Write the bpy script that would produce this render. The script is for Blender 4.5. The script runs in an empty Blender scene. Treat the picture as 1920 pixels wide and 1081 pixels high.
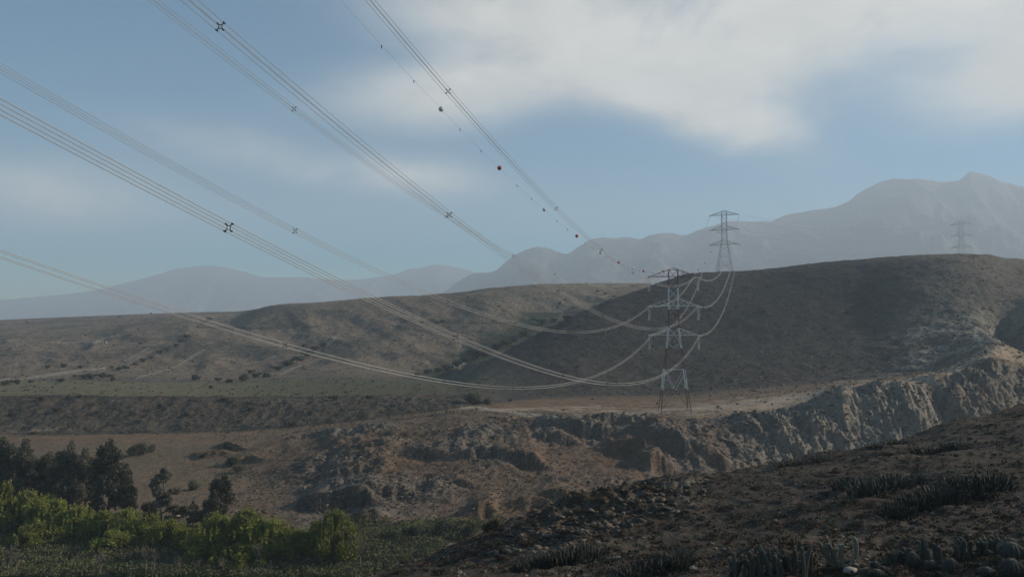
import bpy, math, random
import numpy as np
from mathutils import Vector
R = math.radians
C = bpy.context.scene.collection
scene = bpy.context.scene

# ------------------------------------------------------------------ camera, world, sun, exposure
F, HOR = 1500.0, 620.0                      # focal length in photo pixels, photo row of the horizon
PIT = math.atan((HOR - 540.5) / F)
cam_d = bpy.data.cameras.new('camera'); cam = bpy.data.objects.new('camera', cam_d); C.objects.link(cam)
cam_d.sensor_width = 36; cam_d.lens = 36 * F / 1920
cam.location = (0, 0, 0); cam.rotation_euler = (R(90) + PIT, 0, 0)
cam_d.clip_start = 0.1; cam_d.clip_end = 40000
scene.camera = cam

SUN_AZ, SUN_EL = R(78), R(23)               # azimuth from +Y towards +X
sun_d = bpy.data.lights.new('sun', 'SUN'); sun = bpy.data.objects.new('sun', sun_d); C.objects.link(sun)
sun_d.energy = 5.0; sun_d.angle = R(0.5); sun_d.color = (1.0, 0.87, 0.70)
sdir = Vector((math.sin(SUN_AZ) * math.cos(SUN_EL), math.cos(SUN_AZ) * math.cos(SUN_EL), math.sin(SUN_EL)))
sun.rotation_euler = (-sdir).to_track_quat('-Z', 'Y').to_euler()

class NT:
    """tiny helper to write node trees as expressions"""
    def __init__(s, tree): s.t = tree; s.n = tree.nodes; s.l = tree.links
    def new(s, typ, ins=None, **kw):
        n = s.n.new(typ)
        for k, v in kw.items(): setattr(n, k, v)
        for k, v in (ins or {}).items(): s.put(n.inputs[k], v)
        return n
    def put(s, sock, v):
        if hasattr(v, 'is_linked') or isinstance(v, bpy.types.NodeSocket): s.l.new(v, sock)
        else: sock.default_value = v
    def m(s, op, a, b=None, c=None, clamp=False):
        n = s.n.new('ShaderNodeMath'); n.operation = op; n.use_clamp = clamp
        for i, v in enumerate((a, b, c)):
            if v is not None: s.put(n.inputs[i], v)
        return n.outputs[0]
    def mix(s, f, a, b, blend='MIX'):
        n = s.n.new('ShaderNodeMix'); n.data_type = 'RGBA'; n.blend_type = blend
        s.put(n.inputs[0], f); s.put(n.inputs[6], a); s.put(n.inputs[7], b); return n.outputs[2]
    def noise(s, vec, scale, detail=4, rough=0.55, dist=0.0):
        n = s.new('ShaderNodeTexNoise', {'Vector': vec, 'Scale': scale, 'Detail': detail, 'Roughness': rough, 'Distortion': dist})
        return n.outputs['Fac']
    def ramp(s, f, a, b):
        n = s.new('ShaderNodeMapRange', {'Value': f, 'From Min': a, 'From Max': b}); n.interpolation_type = 'SMOOTHSTEP'; return n.outputs[0]

world = bpy.data.worlds.new('World'); scene.world = world; world.use_nodes = True
w = NT(world.node_tree); w.n.clear()
skyn = w.new('ShaderNodeTexSky', sky_type='NISHITA', sun_disc=False, sun_elevation=SUN_EL, sun_rotation=SUN_AZ, altitude=300, air_density=1.0, dust_density=0.4, ozone_density=3.0)
tc = w.new('ShaderNodeTexCoord').outputs['Generated']
sep = w.new('ShaderNodeSeparateXYZ', {0: tc})
az = w.m('ARCTAN2', sep.outputs[0], sep.outputs[1])
el = w.m('ARCSINE', sep.outputs[2])
stretch = w.new('ShaderNodeMapping', {'Vector': tc, 'Scale': (1.0, 1.0, 2.2)}).outputs[0]
nz = w.noise(stretch, 3.2, 6, 0.55, 0.35)
nz2 = w.noise(stretch, 8.0, 8, 0.62, 0.5)
def blob(a0, e0, ra, re, amp, tilt=0.0):
    da = w.m('SUBTRACT', az, a0); de = w.m('SUBTRACT', el, w.m('MULTIPLY_ADD', da, tilt, e0))
    q = w.m('ADD', w.m('POWER', w.m('ABSOLUTE', w.m('DIVIDE', da, ra)), 2.0), w.m('POWER', w.m('ABSOLUTE', w.m('DIVIDE', de, re)), 2.0))
    return w.m('MULTIPLY', w.m('EXPONENT', w.m('MULTIPLY', q, -1.0)), amp)
cl = None
for b in [(0.46, 0.40, 0.42, 0.082, 1.7, -0.02), (0.12, 0.335, 0.24, 0.055, 1.05, -0.20), (0.62, 0.27, 0.13, 0.05, 1.1, 0.1), (0.24, 0.265, 0.14, 0.045, 0.85, -0.45),
          (-0.30, 0.205, 0.16, 0.030, 0.75, -0.15), (-0.12, 0.275, 0.14, 0.036, 0.75, 0.0), (-0.10, 0.19, 0.10, 0.028, 0.6, -0.1), (-0.52, 0.15, 0.14, 0.04, 0.7, 0.0), (-0.02, 0.31, 0.16, 0.03, 0.5, 0.0),
          (0.27, 0.245, 0.07, 0.03, 0.3, -0.3), (1.5, 0.30, 0.6, 0.10, 0.8, 0.0), (-1.9, 0.35, 0.5, 0.09, 0.7, 0.1), (3.0, 0.45, 0.7, 0.12, 0.7, 0.0)]:
    o = blob(*b); cl = o if cl is None else w.m('ADD', cl, o)
cover = w.m('MULTIPLY', cl, w.m('ADD', 0.38, w.m('MULTIPLY', w.ramp(nz, 0.22, 0.66), 0.85)))
cover = w.m('ADD', cover, w.m('MULTIPLY', w.m('SUBTRACT', nz2, 0.5), w.m('MULTIPLY', cl, 0.6)))
cover = w.ramp(cover, 0.0, 1.25)
cloud_b = w.mix(w.ramp(nz2, 0.3, 0.75), (8.0, 7.6, 6.8, 1), (9.4, 8.95, 8.1, 1))
blue = w.new('ShaderNodeHueSaturation', {'Color': skyn.outputs[0], 'Hue': 0.487, 'Saturation': 2.6, 'Value': 0.92}).outputs[0]
skyc = w.mix(w.m('MULTIPLY', cover, 0.92), blue, cloud_b)
bg = w.new('ShaderNodeBackground', {'Color': skyc, 'Strength': 0.078})
w.l.new(bg.outputs[0], w.new('ShaderNodeOutputWorld').inputs[0])

scene.view_settings.view_transform = 'Standard'; scene.view_settings.look = 'None'
scene.view_settings.exposure = 0.36; scene.view_settings.gamma = 1.0; scene.view_settings.use_curve_mapping = False
scene.render.engine = 'CYCLES'
scene.cycles.use_denoising = True; scene.cycles.denoiser = 'OPENIMAGEDENOISE'; scene.cycles.denoising_prefilter = 'NONE'; scene.cycles.denoising_input_passes = 'RGB_ALBEDO_NORMAL'; scene.cycles.use_adaptive_sampling = False
scene.cycles.max_bounces = 5; scene.cycles.diffuse_bounces = 2; scene.cycles.volume_bounces = 1; scene.cycles.transparent_max_bounces = 6
scene.cycles.caustics_reflective = False; scene.cycles.caustics_refractive = False
scene.cycles.sample_clamp_indirect = 4

# ------------------------------------------------------------------ projection helpers (photo pixel + depth -> world point)
cp, sp = math.cos(PIT), math.sin(PIT)
def ray(px, py):
    a = (px - 960) / F; b = (540.5 - py) / F
    y = cp - b * sp
    return a / y, (sp + b * cp) / y          # x/Y, z/Y
def pt(px, py, Y):
    a, b = ray(px, py); return Vector((a * Y, Y, b * Y))

# ------------------------------------------------------------------ numpy noise
_rng = np.random.RandomState(7)
_P = _rng.permutation(512); _P = np.r_[_P, _P, _P[:2]]
_G = _rng.uniform(0, 2 * np.pi, 512); _GX, _GY = np.cos(_G), np.sin(_G)
def perlin(x, y):
    xi = np.floor(x).astype(np.int64); yi = np.floor(y).astype(np.int64)
    xf, yf = x - xi, y - yi
    u = xf * xf * xf * (xf * (xf * 6 - 15) + 10); v = yf * yf * yf * (yf * (yf * 6 - 15) + 10)
    def g(ix, iy, dx, dy):
        h = _P[(_P[ix & 511] + iy) & 511]
        return _GX[h] * dx + _GY[h] * dy
    a = g(xi, yi, xf, yf); b = g(xi + 1, yi, xf - 1, yf); c = g(xi, yi + 1, xf, yf - 1); d = g(xi + 1, yi + 1, xf - 1, yf - 1)
    return ((a + (b - a) * u) * (1 - v) + (c + (d - c) * u) * v) * 1.5
def fbm(x, y, wl, octs=4, gain=0.5):
    s = 0; a = 1.0; f = 1.0 / wl
    for o in range(octs):
        s = s + a * perlin(x * f + 17.3 * o, y * f - 9.1 * o); a *= gain; f *= 2.03
    return s
def ridged(x, y, wl, octs=4, gain=0.5):
    s = 0; a = 1.0; f = 1.0 / wl
    for o in range(octs):
        s = s + a * (1 - 2 * np.abs(perlin(x * f + 31.7 * o, y * f + 5.3 * o))); a *= gain; f *= 2.03
    return s
def worley(x, y, size):
    """nearest and second nearest cell distance and a random height per cell"""
    x = x / size; y = y / size; xi = np.floor(x).astype(np.int64); yi = np.floor(y).astype(np.int64)
    f1 = np.full(x.shape, 9.0); f2 = np.full(x.shape, 9.0); cid = np.zeros(x.shape)
    for dx in (-1, 0, 1):
        for dy in (-1, 0, 1):
            cx, cy = xi + dx, yi + dy; h = _P[(_P[cx & 511] + cy) & 511]
            d = np.hypot(cx + 0.15 + 0.7 * ((h * 7919 % 512) / 511.0) - x, cy + 0.15 + 0.7 * ((h * 104729 % 512) / 511.0) - y)
            n1 = d < f1; f2 = np.where(n1, f1, np.minimum(f2, d)); cid = np.where(n1, (h * 31 % 97) / 96.0, cid); f1 = np.where(n1, d, f1)
    return f1, f2, cid
def sstep(a, b, x):
    t = np.clip((x - a) / (b - a), 0, 1); return t * t * (3 - 2 * t)
def pchip(xk, yk, x):
    xk = np.asarray(xk, float); yk = np.asarray(yk, float); h = np.diff(xk); d = np.diff(yk) / h
    m = np.zeros_like(yk); m[0], m[-1] = d[0], d[-1]
    for i in range(1, len(xk) - 1):
        if d[i-1] * d[i] > 0: m[i] = 2 * d[i-1] * d[i] / (d[i-1] + d[i])
    i = np.clip(np.searchsorted(xk, x) - 1, 0, len(h) - 1); t = (x - xk[i]) / h[i]; t = np.clip(t, 0, 1)
    return (2*t**3-3*t**2+1)*yk[i] + (t**3-2*t**2+t)*h[i]*m[i] + (-2*t**3+3*t**2)*yk[i+1] + (t**3-t**2)*h[i]*m[i+1]

# ------------------------------------------------------------------ terrain: contour lines of the valley, near to far
PXK = [-520, 0, 200, 400, 600, 700, 800, 850, 900, 1000, 1100, 1200, 1258, 1300, 1400, 1500, 1600, 1700, 1800, 1860, 1920, 2440]
def row(d):            # sparse {px: value} -> function
    ks = sorted(d); return lambda x: pchip(ks, [d[k] for k in ks], x)
def by_py(Yd, pyd):    # a contour given by depth and photo row
    return ('py', row(Yd), row(pyd))
def by_z(Yd, zd): return ('z', row(Yd), row(zd))
KN = [
 by_z({-520:1.5, 2440:1.5}, {-520:-1.75, 2440:-1.7}),
 by_z({-520:12, 2440:12}, {-520:-7, 400:-6.4, 960:-5.2, 1920:-4.4, 2440:-3.5}),
 by_z({-520:20, 400:24, 700:40, 900:44, 1100:39, 1300:34, 1500:31, 1700:29, 1920:28, 2440:27}, {-520:-12, 400:-12.5, 700:-13.5, 900:-13.0, 1100:-11.6, 1300:-10.1, 1500:-9.2, 1700:-8.6, 1920:-8.3, 2440:-6}),
 by_py({-520:35, 0:38, 400:44, 600:52, 700:58, 800:62, 900:68, 1000:73, 1100:78, 1250:84, 1500:90, 1920:96, 2440:100},
       {-520:1700, 0:1470, 400:1250, 600:1130, 690:1085, 740:1062, 800:1043, 900:1008, 1000:982, 1080:955, 1140:942, 1190:925, 1250:908, 1340:893, 1420:878, 1500:860, 1600:842, 1700:821, 1800:795, 1850:785, 1920:765, 2440:560}),
 by_z({-520:70, 400:85, 700:92, 900:100, 1200:115, 1920:135, 2440:150}, {-520:-46, 700:-40, 900:-38, 1200:-40, 1500:-42, 1920:-40, 2440:-20}),
 by_z({-520:150, 900:150, 1200:165, 1920:190, 2440:200}, {-520:-50, 900:-49.5, 1200:-50, 1600:-56, 1920:-56, 2440:-40}),
 by_z({-520:280, 0:275, 400:262, 600:232, 700:218, 800:212, 1000:215, 1200:240, 1400:282, 1600:308, 1800:322, 1920:330, 2440:345},
      {-520:-46, 0:-47, 400:-48.5, 600:-49, 1000:-49.5, 1200:-51, 1400:-54, 1600:-58, 1800:-58, 1920:-56, 2440:-40}),
 by_py({-520:310, 0:312, 400:312, 600:316, 700:322, 800:330, 1000:335, 1400:338, 1560:345, 1740:362, 1820:385, 1920:405, 2440:430},
       {-520:838, 0:835, 200:832, 400:829, 600:812, 700:797, 800:786, 870:778, 1000:787, 1100:793, 1200:792, 1300:788, 1400:778, 1480:766, 1525:752, 1560:734, 1650:727, 1740:720, 1800:700, 1860:672, 1920:690, 2440:560}),
 by_py({-520:345, 0:345, 600:348, 700:352, 850:362, 1000:400, 1100:420, 1258:430, 1600:430, 1740:430, 1920:440, 2440:470},
       {-520:815, 0:814, 200:812, 400:808, 600:795, 700:783, 850:765, 1000:749, 1100:745, 1258:742, 1400:730, 1500:722, 1600:714, 1740:700, 1850:650, 1920:625, 2440:540}),
 by_py({-520:398, 0:398, 600:402, 800:408, 1000:452, 1258:485, 1600:490, 1740:480, 1920:480, 2440:520},
       {-520:738, 0:741, 400:745, 640:744, 850:741, 1000:722, 1100:705, 1258:690, 1400:670, 1600:645, 1740:628, 1800:618, 1920:600, 2440:540}),
 by_py({-520:510, 0:510, 600:510, 850:522, 1000:562, 1200:622, 1358:672, 1500:655, 1600:640, 1700:612, 1800:595, 1920:620, 2440:720},
       {-520:712, 0:712, 400:717, 640:708, 800:714, 850:712, 900:684, 950:656, 1000:630, 1050:603, 1100:580, 1150:560, 1200:543, 1250:525, 1300:512, 1400:508, 1450:504, 1500:497, 1600:487, 1700:480, 1800:476, 1850:477, 1880:483, 1920:487, 2440:525}),
 None,  # trough, computed
 by_py({-520:700, 0:700, 400:690, 700:700, 900:705, 1000:740, 1100:760, 1200:770, 2440:850},
       {-520:665, 0:664, 200:656, 400:652, 550:655, 700:640, 850:632, 900:625, 1000:602, 1050:594, 1100:586, 1200:560, 1300:545, 1500:525, 2440:535}),
 by_py({-520:1000, 0:980, 300:930, 440:900, 700:900, 1200:900, 2440:1100},
       {-520:622, 0:616, 100:613, 250:605, 300:600, 370:596, 400:599, 440:597, 480:580, 520:571, 600:566, 700:558, 800:553, 870:548, 900:543, 960:537, 1000:534, 1100:531, 1190:531, 1300:534, 2440:545}),
 by_z({-520:1500, 2440:1700}, {-520:-5, 400:35, 900:42, 2440:55}),
 by_z({-520:3200, 2440:3200}, {-520:-30, 2440:10}),
]
ROWS = [6, 18, 150, 14, 14, 70, 150, 45, 70, 120, 8, 70, 95, 8, 6]
US = np.r_[np.linspace(-0.95, -0.67, 50)[:-1], np.linspace(-0.67, 0.67, 870), np.linspace(0.67, 0.95, 50)[1:]]
nu = len(US)
KY, KZ = [], []
for k in KN:
    if k is None: KY.append(None); KZ.append(None); continue
    if k[0] == 'z':
        px = 960 + F * US; KY.append(k[1](px)); KZ.append(k[2](px))
    else:
        py = np.full(nu, 700.0)
        for _ in range(8):
            b = (540.5 - py) / F; px = 960 + F * US * (cp - b * sp); py = k[2](px)
        b = (540.5 - py) / F
        Y = k[1](px); KY.append(Y); KZ.append(Y * (sp + b * cp) / (cp - b * sp))
PXU = 960 + F * US
i = 11
KY[i] = KY[10] + 45 + 15 * sstep(850, 1000, PXU)
drop = 10 * sstep(860, 1000, PXU)
sight = KZ[10] / KY[10] * KY[i]
KZ[i] = np.where(PXU < 860, KZ[10] + 1.5, sight - drop)
pl = sstep(1150, 1300, PXU); KZ[i] = KZ[i] * (1 - pl) + (KZ[10] + 0.5) * pl
for j in (12, 13):
    lim = KZ[10] / KY[10] * KY[j] - 12
    KZ[j] = np.where(PXU > 1230, np.minimum(np.minimum(KZ[j], lim), KZ[10] + 3), KZ[j])
KY = np.array(KY); KZ = np.array(KZ)
# monotone cubic down every column
H = np.diff(KY, axis=0); Dl = np.diff(KZ, axis=0) / H
M = np.zeros_like(KZ); M[0], M[-1] = Dl[0], Dl[-1]
for i in range(1, len(KY) - 1):
    pr = Dl[i-1] * Dl[i]; M[i] = np.where(pr > 0, 2 * pr / np.where(pr > 0, Dl[i-1] + Dl[i], 1), 0)
GY, GZ, GS = [], [], []
for i, n in enumerate(ROWS):
    for r_ in range(n + (1 if i == len(ROWS) - 1 else 0)):
        t = r_ / n
        GY.append(KY[i] + H[i] * t); GS.append(i + t)
        GZ.append((2*t**3-3*t**2+1)*KZ[i] + (t**3-2*t**2+t)*H[i]*M[i] + (-2*t**3+3*t**2)*KZ[i+1] + (t**3-t**2)*H[i]*M[i+1])
GY = np.array(GY); GZ = np.array(GZ); GS = np.array(GS)[:, None] * np.ones((1, nu))
GU = US[None, :] * np.ones_like(GY); GX = GU * GY
# soften contour kinks sideways
def blur(a, n):
    k = np.hanning(2 * n + 3)[1:-1]; k /= k.sum(); p = np.pad(a, ((0, 0), (n, n)), mode='edge')
    return np.apply_along_axis(lambda r: np.convolve(r, k, 'valid'), 1, p)
GZ = blur(GZ, 5)
PX = 960 + F * GU
def zhill(x, y):       # the hillside right of the path the picture was taken from
    rise = np.maximum(x - 0.69 * np.maximum(y, 20) - 6, 0)
    z = -9 + 34 * (1 - np.exp(-rise / 110))
    env = sstep(245, 175, y) * sstep(-260, -120, y)
    return np.where(rise > 0, z * env + (-50) * (1 - env), -50) + 3.0 * fbm(x, y, 40, 3) * sstep(0, 20, rise)

def band(a, b, s0=0.15):
    return sstep(a - s0, a + s0, GS) * (1 - sstep(b - s0, b + s0, GS))
fine = fbm(GX, GY, 2.6, 4, 0.55); med = fbm(GX, GY, 11, 4, 0.5); big = fbm(GX, GY, 60, 4, 0.5)
disp = np.zeros_like(GZ)
fg = 1 - sstep(3.2, 3.8, GS)
disp += fg * sstep(1, 2, GS) * (0.13 * fine + 0.55 * med + 0.5 * big)
disp += fg * sstep(1, 2, GS) * 0.08 * np.maximum(ridged(GX, GY, 1.5, 3) - 0.35, 0)
crag = np.exp(-((PX - 1100) / 190) ** 2) * band(2.35, 3.15, 0.25)
disp += crag * (0.9 * np.maximum(ridged(GX, GY * 1.4, 5, 4), 0))
val = band(4.5, 6.2, 0.4)
disp += val * (0.25 * med + 0.12 * fine)
# the rugged bluff under the pylon terrace
blf = sstep(5.95, 6.3, GS) * (1 - sstep(6.90, 7.03, GS)) * sstep(430, 640, PX)
rk = ridged(GX + 3 * med, GY * 1.2, 24, 5, 0.55)
rmap = np.clip(0.22 + sstep(0.0, 0.5, fbm(GX + 80, GY, 42, 3)) * 0.9 + 0.8 * sstep(6.55, 6.8, GS) * sstep(850, 1000, PX) + 0.7 * (1 - sstep(6.2, 6.45, GS)) * (1 - sstep(800, 900, PX)) + sstep(1180, 1300, PX), 0, 1)
f1a, f2a, ca_ = worley(GX + 2.5 * med, GY * 1.3 + 2.5 * fbm(GX + 70, GY, 11, 3), 9.0)
f1b, f2b, cb_ = worley(GX + 0.8 * fine, GY * 1.2, 3.6)
blocks = 1.5 * (ca_ - .5) + 0.8 * (cb_ - .5) - 1.3 * np.exp(-(f2a - f1a) * 9) - 0.6 * np.exp(-(f2b - f1b) * 8)
disp += blf * rmap * (1.2 * rk + 0.7 * blocks + 0.5 * np.maximum(ridged(GX, GY * 1.5, 6, 4), 0)) + blf * 0.25 * fbm(GX, GY, 5, 4, 0.6)
# eroded grey cliffs on the right: slanting gullies
clf = sstep(5.9, 6.2, GS) * (1 - sstep(6.88, 7.0, GS)) * sstep(1330, 1520, PX)
slant = GX + 0.95 * (GY - 330) + 4.0 * med
gul = ridged(slant, GY * 0.30, 13, 5, 0.58)
disp += clf * (0.45 * gul + 1.1 * blocks + 1.5 * ridged(GX + 4 * med + 0.35 * GY, GY * 1.2, 14, 6, 0.62) + 1.1 * fbm(GX, GY * 1.5, 6, 5, 0.7) + 0.6 * ridged(GX + 40, GY, 2.6, 3) - 4.0)
nose = band(7.0, 9.3, 0.5) * sstep(1600, 1780, PX) * 0.6
disp += nose * (1.6 * ridged(slant, GY * 0.45, 22, 5, 0.55) + 0.9 * ridged(GX, GY, 7, 4, 0.6))
# the dark ravine that cuts the nose at the right edge
def rav(px0, px1, s0, s1, wd, dp):
    a = (GS - s0) / (s1 - s0); c = px0 + (px1 - px0) * a
    return dp * np.exp(-((PX - c) / wd) ** 2) * sstep(-0.05, 0.25, a) * (1 - sstep(0.8, 1.05, a))
disp -= rav(1965, 1885, 7.3, 9.3, 38, 34) + rav(1800, 1745, 6.0, 7.05, 26, 11)
# scarp left, long slopes
scp = band(8.0, 9.0, 0.06) * (1 - sstep(850, 1000, PX))
disp += scp * (1.0 * ridged(GX, GY * 0.5, 16, 4) + 0.5 * fbm(GX, GY, 5, 3))
msa = band(8.15, 9.85, 0.15) * sstep(880, 1050, PX)
disp += msa * (1.3 * fbm(GX + GY * 0.4, GY * 0.6, 70, 3) + 0.45 * fbm(GX, GY, 9, 4, 0.6))
bnch = band(7.05, 8.0, 0.1)
disp += bnch * (0.35 * fbm(GX, GY, 14, 4))
m2 = band(11.1, 12.95, 0.25)
disp += m2 * (1 - 0.75 * sstep(12.3, 12.9, GS)) * (3.6 * ridged(GX + 0.5 * GY, GY * 0.35, 120, 4, 0.5) - 1.6 + 0.8 * fbm(GX, GY, 14, 4, 0.6))
crest = band(9.8, 10.6, 0.15) + band(12.9, 13.4, 0.15)
disp += crest * 0.5 * fbm(GX, GY, 16, 4, 0.6)
GZ = GZ + disp
# terraces cut along mesa two and the gully between
def photo_py(x, y, z):
    yy = y * cp + z * sp; return 540.5 - F * (-y * sp + z * cp) / yy
PYG = photo_py(GX, GY, GZ)
# overhanging rock steps: steep faces looking at the valley, (px, py of the top edge, half width px, height px)
OUT = [(1085, 803, 70, 26), (1150, 800, 40, 18), (1045, 818, 35, 20), (925, 852, 40, 15), (990, 862, 28, 24), (800, 852, 34, 16), (1172, 842, 34, 20),
       (588, 940, 32, 24), (655, 935, 45, 34), (735, 926, 42, 17), (690, 965, 34, 24), (905, 955, 26, 26), (1000, 945, 70, 20), (1060, 935, 40, 22),
       (1265, 832, 42, 40), (1330, 842, 36, 44), (1225, 862, 36, 30), (1410, 800, 26, 30), (1480, 822, 24, 34), (1590, 765, 20, 28), (1655, 760, 22, 34), (1720, 775, 20, 40),
       (1790, 740, 24, 46), (1540, 800, 22, 24), (870, 905, 20, 8), (640, 890, 40, 9), (430, 838, 30, 9), (390, 850, 34, 9), (460, 862, 30, 10), (690, 835, 60, 6), (760, 815, 60, 6), (1210, 815, 40, 10)]
for (opx, opy, hw, hp) in OUT:
    a, b = ray(opx, opy); ci = int(np.argmin(np.abs(US - a)))
    col = PYG[:, ci]; ok = (GS[:, ci] > 5.7) & (GS[:, ci] < 7.2)
    rr = np.where(ok & (col < opy + hp * 0.5))[0]
    if not len(rr): continue
    Y0 = GY[rr[0], ci]; X0 = a * Y0; h = hp * Y0 / F * (1.15 if opx < 1300 else 0.55); hwm = hw * Y0 / F
    dx = (GX - X0) / hwm; dy = GY - Y0 - 1.2 * fbm(GX, GY * 0, 5, 3) - 1.5 * np.sin(dx * 1.3 + opx)
    lat = np.exp(-np.abs(dx) ** 3)
    ok2 = (GS > 5.6) & (GS < 7.4)
    disp2 = h * lat * (sstep(-0.7, 0.5, dy) * np.exp(-np.maximum(dy, 0) / (h * 3.2)) - 0.25 * np.exp(-((dy + h) / (h * 0.9)) ** 2))
    GZ += np.where(ok2, disp2, 0)
GZ += blf * rmap * (0.45 * ridged(GX + 9, GY * 1.3, 4.5, 4, 0.65)) + clf * 0.5 * ridged(GX + 5, GY, 3.6, 3, .6)
zh = zhill(GX, GY); GZ = np.where(GU > 0.66, np.maximum(GZ, zh + 0.2), GZ)
PYG = photo_py(GX, GY, GZ)

def ground_at(px, py):
    """first point of the terrain that the photograph shows at this pixel"""
    a, _ = ray(px, py); ci = int(np.clip(np.searchsorted(US, a), 1, nu - 1))
    tt = (a - US[ci-1]) / (US[ci] - US[ci-1])
    col = PYG[:, ci-1] * (1 - tt) + PYG[:, ci] * tt
    run = 1e9
    for r_ in range(6, len(col)):
        if col[r_] <= py:
            p0 = col[r_-1]; f = (p0 - py) / max(p0 - col[r_], 1e-6); f = min(max(f, 0), 1)
            y = (GY[r_-1, ci] * (1-f) + GY[r_, ci] * f)
            z = (GZ[r_-1, ci-1] * (1-tt) + GZ[r_-1, ci] * tt) * (1-f) + (GZ[r_, ci-1] * (1-tt) + GZ[r_, ci] * tt) * f
            return Vector((a * y, y, z))
    return None
def ground_z(x, y):
    u = x / y; ci = int(np.clip(np.searchsorted(US, u), 1, nu - 1)); tt = (u - US[ci-1]) / (US[ci] - US[ci-1])
    def zc(c):
        return np.interp(y, GY[:, c], GZ[:, c])
    return float(zc(ci-1) * (1-tt) + zc(ci) * tt)

# ------------------------------------------------------------------ soil colours (what grows or crops out where, plus shade darkened into the mesa face)
def col(*c): return np.array(c, float)
def lay(base, c, m): return base * (1 - m[..., None]) + c * m[..., None]
ca = np.ones(GZ.shape + (3,)) * col(.115, .098, .078)
pn = fbm(GX, GY, 30, 4, 0.6); pn2 = fbm(GX, GY, 7, 4, 0.6)
fgm = 1 - sstep(3.3, 3.7, GS)
ca = lay(ca, col(.070, .057, .043), fgm)
ca = lay(ca, col(.115, .094, .070), fgm * sstep(0.1, 0.5, fbm(GX, GY, 9, 4, 0.6)) * 0.55)
ca = lay(ca, col(.062, .042, .032), fgm * sstep(0.15, 0.45, fbm(GX + 50, GY, 4.5, 4, 0.6)) * 0.55)
ca = lay(ca, col(.075, .085, .035), val * (1 - sstep(850, 950, PX)) * (1 - sstep(5.45, 5.6, GS)))
fld = sstep(5.45, 5.65, GS) * (1 - sstep(6.95, 7.3, GS))
ca = lay(ca, col(.180, .128, .082), fld)
ca = lay(ca, col(.155, .104, .068), fld * sstep(470, 600, PX))
ca = lay(ca, col(.16, .142, .118), fld * np.clip(rmap * 1.1 - 0.1, 0, 1) * sstep(480, 640, PX) * 0.85)
ca = lay(ca, col(.155, .095, .058), fld * sstep(0.0, 0.5, -pn) * sstep(480, 640, PX) * 0.5)
ca = lay(ca, col(.12, .11, .07), fld * sstep(0.0, 0.4, pn2) * (1 - sstep(380, 520, PX)) * 0.6)
ca = lay(ca, col(.27, .24, .195), clf * (1 - 0.7 * sstep(1730, 1830, PX)))
ca = lay(ca, col(.22, .185, .14), clf * sstep(0.0, 0.5, pn2) * 0.7)
ca = lay(ca, col(.175, .120, .075), bnch)
trk = np.exp(-((photo_py(GX, GY, GZ) - (771 + 0.00011 * (PX - 1100) ** 2 - 0.066 * np.maximum(PX - 1180, 0))) / 5.5) ** 2) * sstep(960, 1100, PX) * band(6.9, 8.2, 0.1)
ca = lay(ca, col(.42, .32, .22), np.clip(bnch * sstep(1250, 1400, PX) * (1 - sstep(7.35, 7.7, GS)) * 0.85, 0, 1))
ca = lay(ca, col(.40, .31, .22), np.clip(bnch * sstep(0.05, 0.4, fbm(GX * 0.35, GY, 7, 4, 0.6)) * sstep(900, 1000, PX) * 0.75 * (1 - sstep(7.5, 7.9, GS)), 0, 1))
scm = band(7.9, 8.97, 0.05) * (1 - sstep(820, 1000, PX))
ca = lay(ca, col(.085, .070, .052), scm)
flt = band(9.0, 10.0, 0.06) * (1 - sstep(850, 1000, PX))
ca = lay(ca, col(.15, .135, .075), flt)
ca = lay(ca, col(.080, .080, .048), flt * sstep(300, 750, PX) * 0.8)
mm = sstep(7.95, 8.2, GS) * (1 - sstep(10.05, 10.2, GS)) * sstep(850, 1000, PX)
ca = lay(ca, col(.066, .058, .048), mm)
ca = lay(ca, col(.040, .040, .038), mm * sstep(9.0, 9.6, GS) * (1 - sstep(1550, 1750, PX)) * 0.8)  # upper mesa face left of the nose darkened further, standing in for its shade
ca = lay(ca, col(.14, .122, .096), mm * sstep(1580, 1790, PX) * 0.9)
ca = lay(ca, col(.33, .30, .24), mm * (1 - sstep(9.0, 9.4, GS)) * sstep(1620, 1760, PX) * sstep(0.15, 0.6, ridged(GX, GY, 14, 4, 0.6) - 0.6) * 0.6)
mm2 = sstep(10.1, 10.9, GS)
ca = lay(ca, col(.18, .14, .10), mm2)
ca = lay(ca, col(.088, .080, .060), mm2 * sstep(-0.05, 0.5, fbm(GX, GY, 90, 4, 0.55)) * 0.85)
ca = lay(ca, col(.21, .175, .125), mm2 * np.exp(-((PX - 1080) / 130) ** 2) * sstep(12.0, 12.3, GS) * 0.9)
gully = np.exp(-((PX - (830 + (PYG - 700) * -1.75)) / 45) ** 2) * ((GS > 10.1) & (GS < 12.6)) * (PYG > 585)
ca = lay(ca, col(.035, .048, .026), np.clip(gully, 0, 1) * 0.9)
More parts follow.
